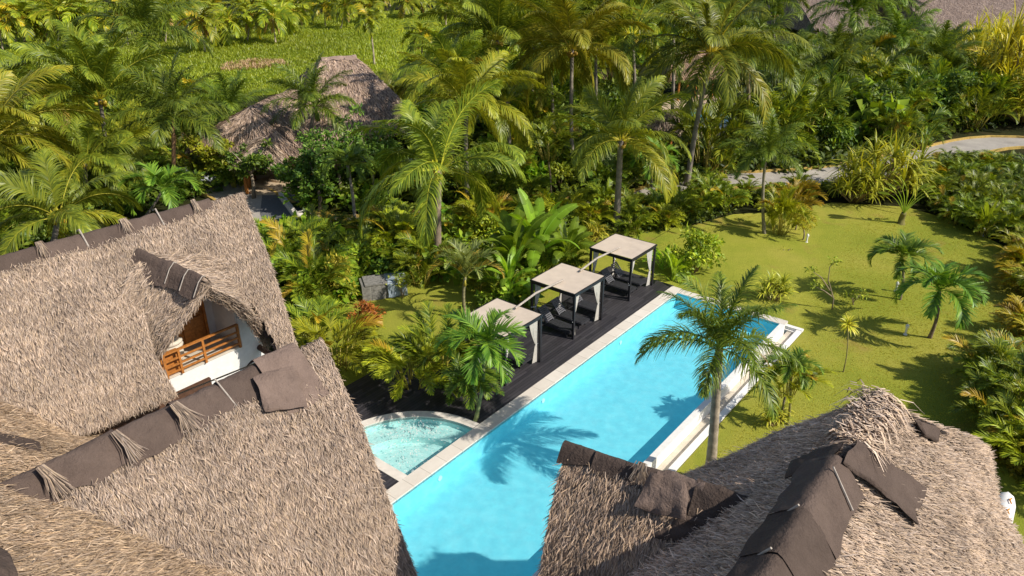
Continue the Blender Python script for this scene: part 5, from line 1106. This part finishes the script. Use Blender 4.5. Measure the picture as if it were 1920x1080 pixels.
scatter([(700, 520), (830, 500), (900, 470), (1110, 440), (1080, 405), (880, 410), (700, 450)], 1.35, A4 + B4 + AY, 'hedge_plant', 'shrub', 'leafy plant in the dense bed between the gravel road and the gazebos', 'planting between road and gazebos', 2, (.85, 1.2))
scatter([(1110, 435), (1235, 442), (1300, 410), (1370, 395), (1330, 360), (1230, 385), (1080, 400)], 1.3, A4 + [('bush_l', 0), ('bush_l', 1), ('areca_y', 0)], 'hedge_plant', 'shrub', 'leafy plant in the bed behind the farthest gazebo below the road', 'planting behind the farthest gazebo', 3, (.6, .9))
scatter([(560, 415), (800, 395), (1050, 380), (1210, 362), (1260, 300), (1000, 290), (800, 320), (720, 340), (640, 370), (575, 385)], 2.2, A4 + B4 + [('areca_d', 0)], 'garden_plant', 'shrub', 'leafy plant on the far side of the gravel road under the tall palms', 'planting beyond the gravel road', 4, (1.1, 1.6))
scatter([(1320, 330), (1440, 325), (1570, 315), (1735, 280), (1900, 232), (1880, 180), (1700, 110), (1560, 120), (1420, 190), (1400, 260), (1310, 285)], 3.1, A4 + AD2 + [('bush_d', 0), ('philo', 1)], 'jungle_plant', 'areca palm', 'feathery plant in the dense green mass above the gravel road at upper right', 'green mass above the road', 5, (1.4, 2.3), ztall=1.15)
scatter([(1420, 138), (1560, 128), (1700, 122), (1990, 112), (2050, 160), (1880, 175), (1700, 105), (1560, 118), (1430, 185)], 5.6, A4 + AD2 + AY + B4, 'jungle_plant', 'areca palm', 'leafy plant in the far green belt below the grey roofs', 'far green belt at upper right', 6, (1.7, 2.4))
scatter([(1745, 400), (1790, 425), (1990, 510), (2200, 500), (2100, 350), (1900, 318), (1760, 312), (1700, 345)], 1.3, A4 + AD2, 'hedge_plant', 'areca palm', 'dark feathery areca in the hedge between the lawn and the road', 'hedge between lawn and road', 7, (.6, .85))
scatter([(1880, 470), (1925, 600), (1890, 740), (1840, 840), (1990, 950), (2150, 800), (2080, 500)], 1.4, [('areca_y', 0), ('areca_o', 0), ('areca', 1), ('areca_o', 0), ('areca_y', 1)], 'hedge_plant', 'areca palm', 'golden areca in the border along the right edge of the lawn', 'golden border on the right of the lawn', 8, (.7, 1.0))
scatter([(1815, 760), (1850, 830), (1950, 860), (1950, 740), (1860, 700)], 1.3, A4 + AD2, 'hedge_plant', 'areca palm', 'dark areca beside the far corner of the right villa roof', 'arecas by the right villa', 9, (.8, 1.1))
scatter([(1250, 296), (1420, 294), (1420, 330), (1262, 333)], 1.7, [('bush_l', 0), ('areca', 1), ('bush_d', 1)], 'low_shrub', 'shrub', 'low shrub between the far turquoise pool and the gravel road', 'low shrubs below the far pool', 19, (.6, .85))
scatter([(1350, 395), (1560, 372), (1560, 348), (1440, 356), (1330, 362)], 1.3, [('bush_d', 0), ('bush_l', 0), ('bush_l', 1), ('areca', 2)], 'low_shrub', 'shrub', 'low shrub between the gravel road and the top of the lawn', 'low shrubs along the road', 10, (.45, .7))
scatter([(-200, 560), (250, 400), (440, 360), (500, 330), (440, 300), (250, 290), (-300, 330)], 3.0, A4 + AD2 + [('bush_d', 0), ('bush_d', 1), ('philo', 0)], 'jungle_plant', 'shrub', 'leafy plant under the palms at the left behind the big roof', 'undergrowth behind the big roof', 11, (1.0, 1.5))
scatter([(-350, 320), (250, 285), (430, 290), (440, 225), (250, 200), (100, 215), (-300, 250)], 5.2, AD2 + A4 + [('bush_d', 0), ('bush_l', 0)], 'jungle_plant', 'shrub', 'leafy plant at the left between the tall palms and the meadow', 'undergrowth beside the meadow', 12, (1.9, 2.6))
scatter([(760, 320), (1000, 285), (1260, 290), (1200, 210), (980, 190), (800, 200)], 4.6, A4 + B4, 'jungle_plant', 'shrub', 'leafy plant in the shade of the central palm group', 'undergrowth of the central palms', 13, (1.7, 2.6))
scatter([(760, 195), (1000, 180), (1210, 190), (1230, 130), (1420, 100), (1400, 60), (1100, 85), (950, 105), (800, 140)], 7.2, A4 + B4 + AY, 'jungle_plant', 'shrub', 'leafy plant at the far foot of the central palm group', 'undergrowth toward the meadow', 14, (2.2, 3.2))
scatter([(560, 425), (640, 436), (700, 455), (640, 448), (560, 450)], 1.0, [('croton', 0), ('areca_o', 0), ('bush_l', 0)], 'border_plant', 'shrub', 'orange tinged border plant beside the grey path', 'orange border plants', 15, (.45, .7))
scatter([(700, 438), (900, 412), (1060, 402), (1060, 396), (880, 404), (700, 428)], 1.8, [('croton', 0), ('areca_o', 0), ('bush_y', 0)], 'border_plant', 'shrub', 'orange or yellow border plant along the near kerb of the road', 'orange border plants along the kerb', 16, (.4, .65))
# ---------------- plantation of small coconut palms
r = random.Random(99); npl = 0
def small(px, py, hpx, s, v, label, group):
    b, t = bytop((px, py), (px + r.uniform(-10, 10), py - hpx)); tree('young_coconut_palm', 'palm tree', label, b, t, ('far', v), s, .13, .09, (.50, .42, .33), group=group, rings=False)
LB = ('small yellow green coconut palm with pale trunk at the front of the plantation', 'front row of the coconut plantation')
for px, py, hp in ((45, 95, 62), (92, 92, 58), (107, 95, 70), (138, 92, 48), (28, 80, 55), (385, 97, 58), (423, 86, 48), (463, 78, 50), (517, 82, 52), (541, 66, 46), (405, 62, 45), (472, 52, 40), (530, 52, 40), (610, 48, 38), (638, 55, 44), (574, 40, 36), (836, 48, 38), (793, 30, 28), (754, 34, 30), (668, 30, 28), (350, 70, 50), (310, 80, 55), (240, 88, 58), (170, 92, 60), (5, 98, 60), (690, 44, 34), (870, 20, 22)):
    small(px, py, hp, 1.8, r.randrange(4), *LB)
small(702, 122, 88, 1.15, 2, 'lone coconut palm with hanging dead fronds beside the large thatched house', None)
for py, n, hp in ((62, 16, 44), (46, 16, 38), (32, 20, 32), (22, 24, 27), (12, 24, 24), (5, 26, 20), (-2, 26, 17), (-8, 24, 15)):
    for i in range(n):
        px = -120 + 1150 * (i + r.uniform(-.35, .35)) / n
        if py > 40 and px > 330: continue
        if py > 22 and px > 560: continue
        small(px, py + r.uniform(-4, 4), hp, 1.3, r.randrange(4), 'small coconut palm deep in the plantation behind the meadow', 'rear rows of the coconut plantation'); npl += 1
for py, n, hp in ((2, 16, 22), (-6, 16, 16)):
    for i in range(n): small(1000 + 1050 * (i + r.uniform(-.3, .3)) / n, py, hp, 1.8, r.randrange(4), 'small coconut palm beyond the gardens along the top edge', 'coconut palms beyond the gardens'); npl += 1
# ---------------- stuff nobody could count
r = np.random.default_rng(5)
def tufts(name, polypx, K, hh, wd, c0, c1, seed, per=5, label=None, cat=None, bias=0):
    pl = [(p.x, p.y) for p in (G(*q) if len(q) == 2 else q for q in polypx)]; x0, x1 = min(p[0] for p in pl), max(p[0] for p in pl); y0, y1 = min(p[1] for p in pl), max(p[1] for p in pl); rr = random.Random(seed); P0 = []
    while len(P0) < K:
        x = rr.uniform(x0, x1); y = y0 + (y1 - y0) * rr.random() ** (1 + bias)
        if inpoly(x, y, pl): P0.append((x, y, gz(x, y)))
    p = np.repeat(np.array(P0), per, 0) + r.normal(0, hh * .35, (K * per, 3)) * [1, 1, 0]; n = len(p); h = hh * r.uniform(.5, 1.3, n)[:, None] * (.6 + .8 * vnoise(p, .12, seed)[:, None]); a = r.uniform(0, 6.283, n); d = np.stack([np.cos(a), np.sin(a), np.zeros(n)], -1)
    pts = np.stack([p, p + d * h * .2 + [0, 0, 1] * h * .7, p + d * h * .55 + [0, 0, 1] * h * .95], 1); c = (np.array(c0) + (np.array(c1) - np.array(c0)) * r.uniform(0, 1, (n, 1))) * (.7 + .6 * vnoise(p, .07, seed + 1)[:, None])
    mb = MB().strips(pts, np.tile([wd, wd * .8, wd * .15], (n, 1)), np.repeat(np.stack([-d[:, 1], d[:, 0], d[:, 2]], -1)[:, None], 3, 1), np.stack([c * .6, c, c * 1.15], 1)); tag(mb.obj(name, M['leaf']), label, cat, kind='stuff')
tufts('meadow_grass', [(-100, 260), (60, 215), (300, 190), (560, 175), (780, 165), (960, 120), (1000, 20), (-200, 30)], 42000, .42, .075, (.12, .18, .012), (.23, .26, .016), 3, label='tall rough grass of the meadow', cat='grass', bias=.8)
tufts('dry_grass', [(415, 134), (470, 131), (540, 124), (530, 117), (480, 114), (420, 121)], 420, .5, .10, (.30, .21, .12), (.42, .30, .17), 4, label='strip of dry cut grass in the meadow', cat='grass')
tufts('dry_grass', [(90, 215), (160, 212), (150, 192), (80, 195)], 500, .5, .10, (.30, .24, .10), (.42, .32, .15), 6, label='dry grass patch behind the dark palm', cat='grass')
tufts('lawn_blades', [(1235, 460), (1380, 408), (1560, 386), (1700, 394), (1780, 418), (1895, 480), (1925, 610), (1890, 760), (1700, 900), (1300, 900), (1520, 620)], 30000, .035, .02, (.26, .29, .03), (.42, .40, .05), 8, per=4, label='short mown blades of the right lawn', cat='grass')
def litter(name, polypx, K, size, seed, c0, c1, hz=.5):
    pl = [(p.x, p.y) for p in (G(*q) for q in polypx)]; x0, x1 = min(p[0] for p in pl), max(p[0] for p in pl); y0, y1 = min(p[1] for p in pl), max(p[1] for p in pl); rr = random.Random(seed); P0 = []
    while len(P0) < K:
        x, y = rr.uniform(x0, x1), rr.uniform(y0, y1)
        if inpoly(x, y, pl) and not any(inpoly(x, y, e) for e in EXC[:1] + EXC[2:]): P0.append((x, y, gz(x, y) + rr.random() ** 2 * hz))
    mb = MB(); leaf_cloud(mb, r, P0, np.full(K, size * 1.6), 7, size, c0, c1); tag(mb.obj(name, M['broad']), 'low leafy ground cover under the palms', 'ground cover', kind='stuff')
litter('ground_cover', [(505, 560), (640, 575), (700, 540), (900, 500), (1110, 445), (1300, 425), (1370, 395), (1330, 362), (1060, 402), (700, 448), (500, 440)], 5200, .17, 1, (.025, .05, .008), (.12, .15, .015), .5)
litter('ground_cover', [(560, 412), (1050, 382), (1260, 350), (1560, 320), (1900, 236), (1990, 150), (1420, 130), (780, 190), (640, 300)], 6000, .38, 2, (.02, .04, .006), (.09, .12, .012), .8)
litter('ground_cover', [(-250, 560), (250, 400), (480, 340), (440, 230), (100, 225), (-350, 330)], 4200, .38, 3, (.03, .06, .008), (.12, .15, .015), 1.0)
litter('ground_cover', [(1740, 395), (1990, 500), (2100, 350), (1900, 322), (1700, 345)], 1800, .22, 4, (.03, .06, .008), (.12, .15, .015), .6)
litter('ground_cover', [(1885, 470), (1928, 600), (1895, 740), (1830, 850), (1990, 950), (2150, 800), (2080, 500)], 2200, .2, 5, (.10, .11, .01), (.26, .22, .02), .5)
print('COUNTS', CNT, npl)
# ================================================================== CAMERA, LIGHT
cam = bpy.data.objects.new('camera', bpy.data.cameras.new('camera')); COL.objects.link(cam)
cam.location = (0, 0, CH); cam.rotation_euler = (math.pi / 2 - TH, 0, 0); cam.data.sensor_width = 36; cam.data.lens = 36 * F / 1920; cam.data.clip_end = 6000; cam.data.clip_start = .1
scene.camera = cam
EL, AZ = math.radians(40), math.radians(113)
sun = bpy.data.objects.new('sun', bpy.data.lights.new('sun', 'SUN')); COL.objects.link(sun)
sd = Vector((math.sin(AZ) * math.cos(EL), math.cos(AZ) * math.cos(EL), math.sin(EL)))
sun.rotation_euler = (-sd).to_track_quat('-Z', 'Y').to_euler(); sun.data.energy = 5.2; sun.data.angle = math.radians(.55); sun.data.color = (1.0, .93, .82)
w = bpy.data.worlds.new('World'); scene.world = w; w.use_nodes = True; nt = w.node_tree
bg = nt.nodes['Background']; sky = nt.nodes.new('ShaderNodeTexSky'); sky.sky_type = 'NISHITA'; sky.sun_disc = False; sky.sun_elevation = EL; sky.sun_rotation = AZ
nt.links.new(sky.outputs[0], bg.inputs[0]); bg.inputs[1].default_value = .115
scene.view_settings.view_transform = 'Standard'; scene.view_settings.look = 'None'; scene.view_settings.exposure = 0
scene.render.engine = 'CYCLES'; scene.cycles.max_bounces = 6; scene.cycles.transparent_max_bounces = 12; scene.cycles.use_denoising = True
scene.render.resolution_x, scene.render.resolution_y = 1024, 576
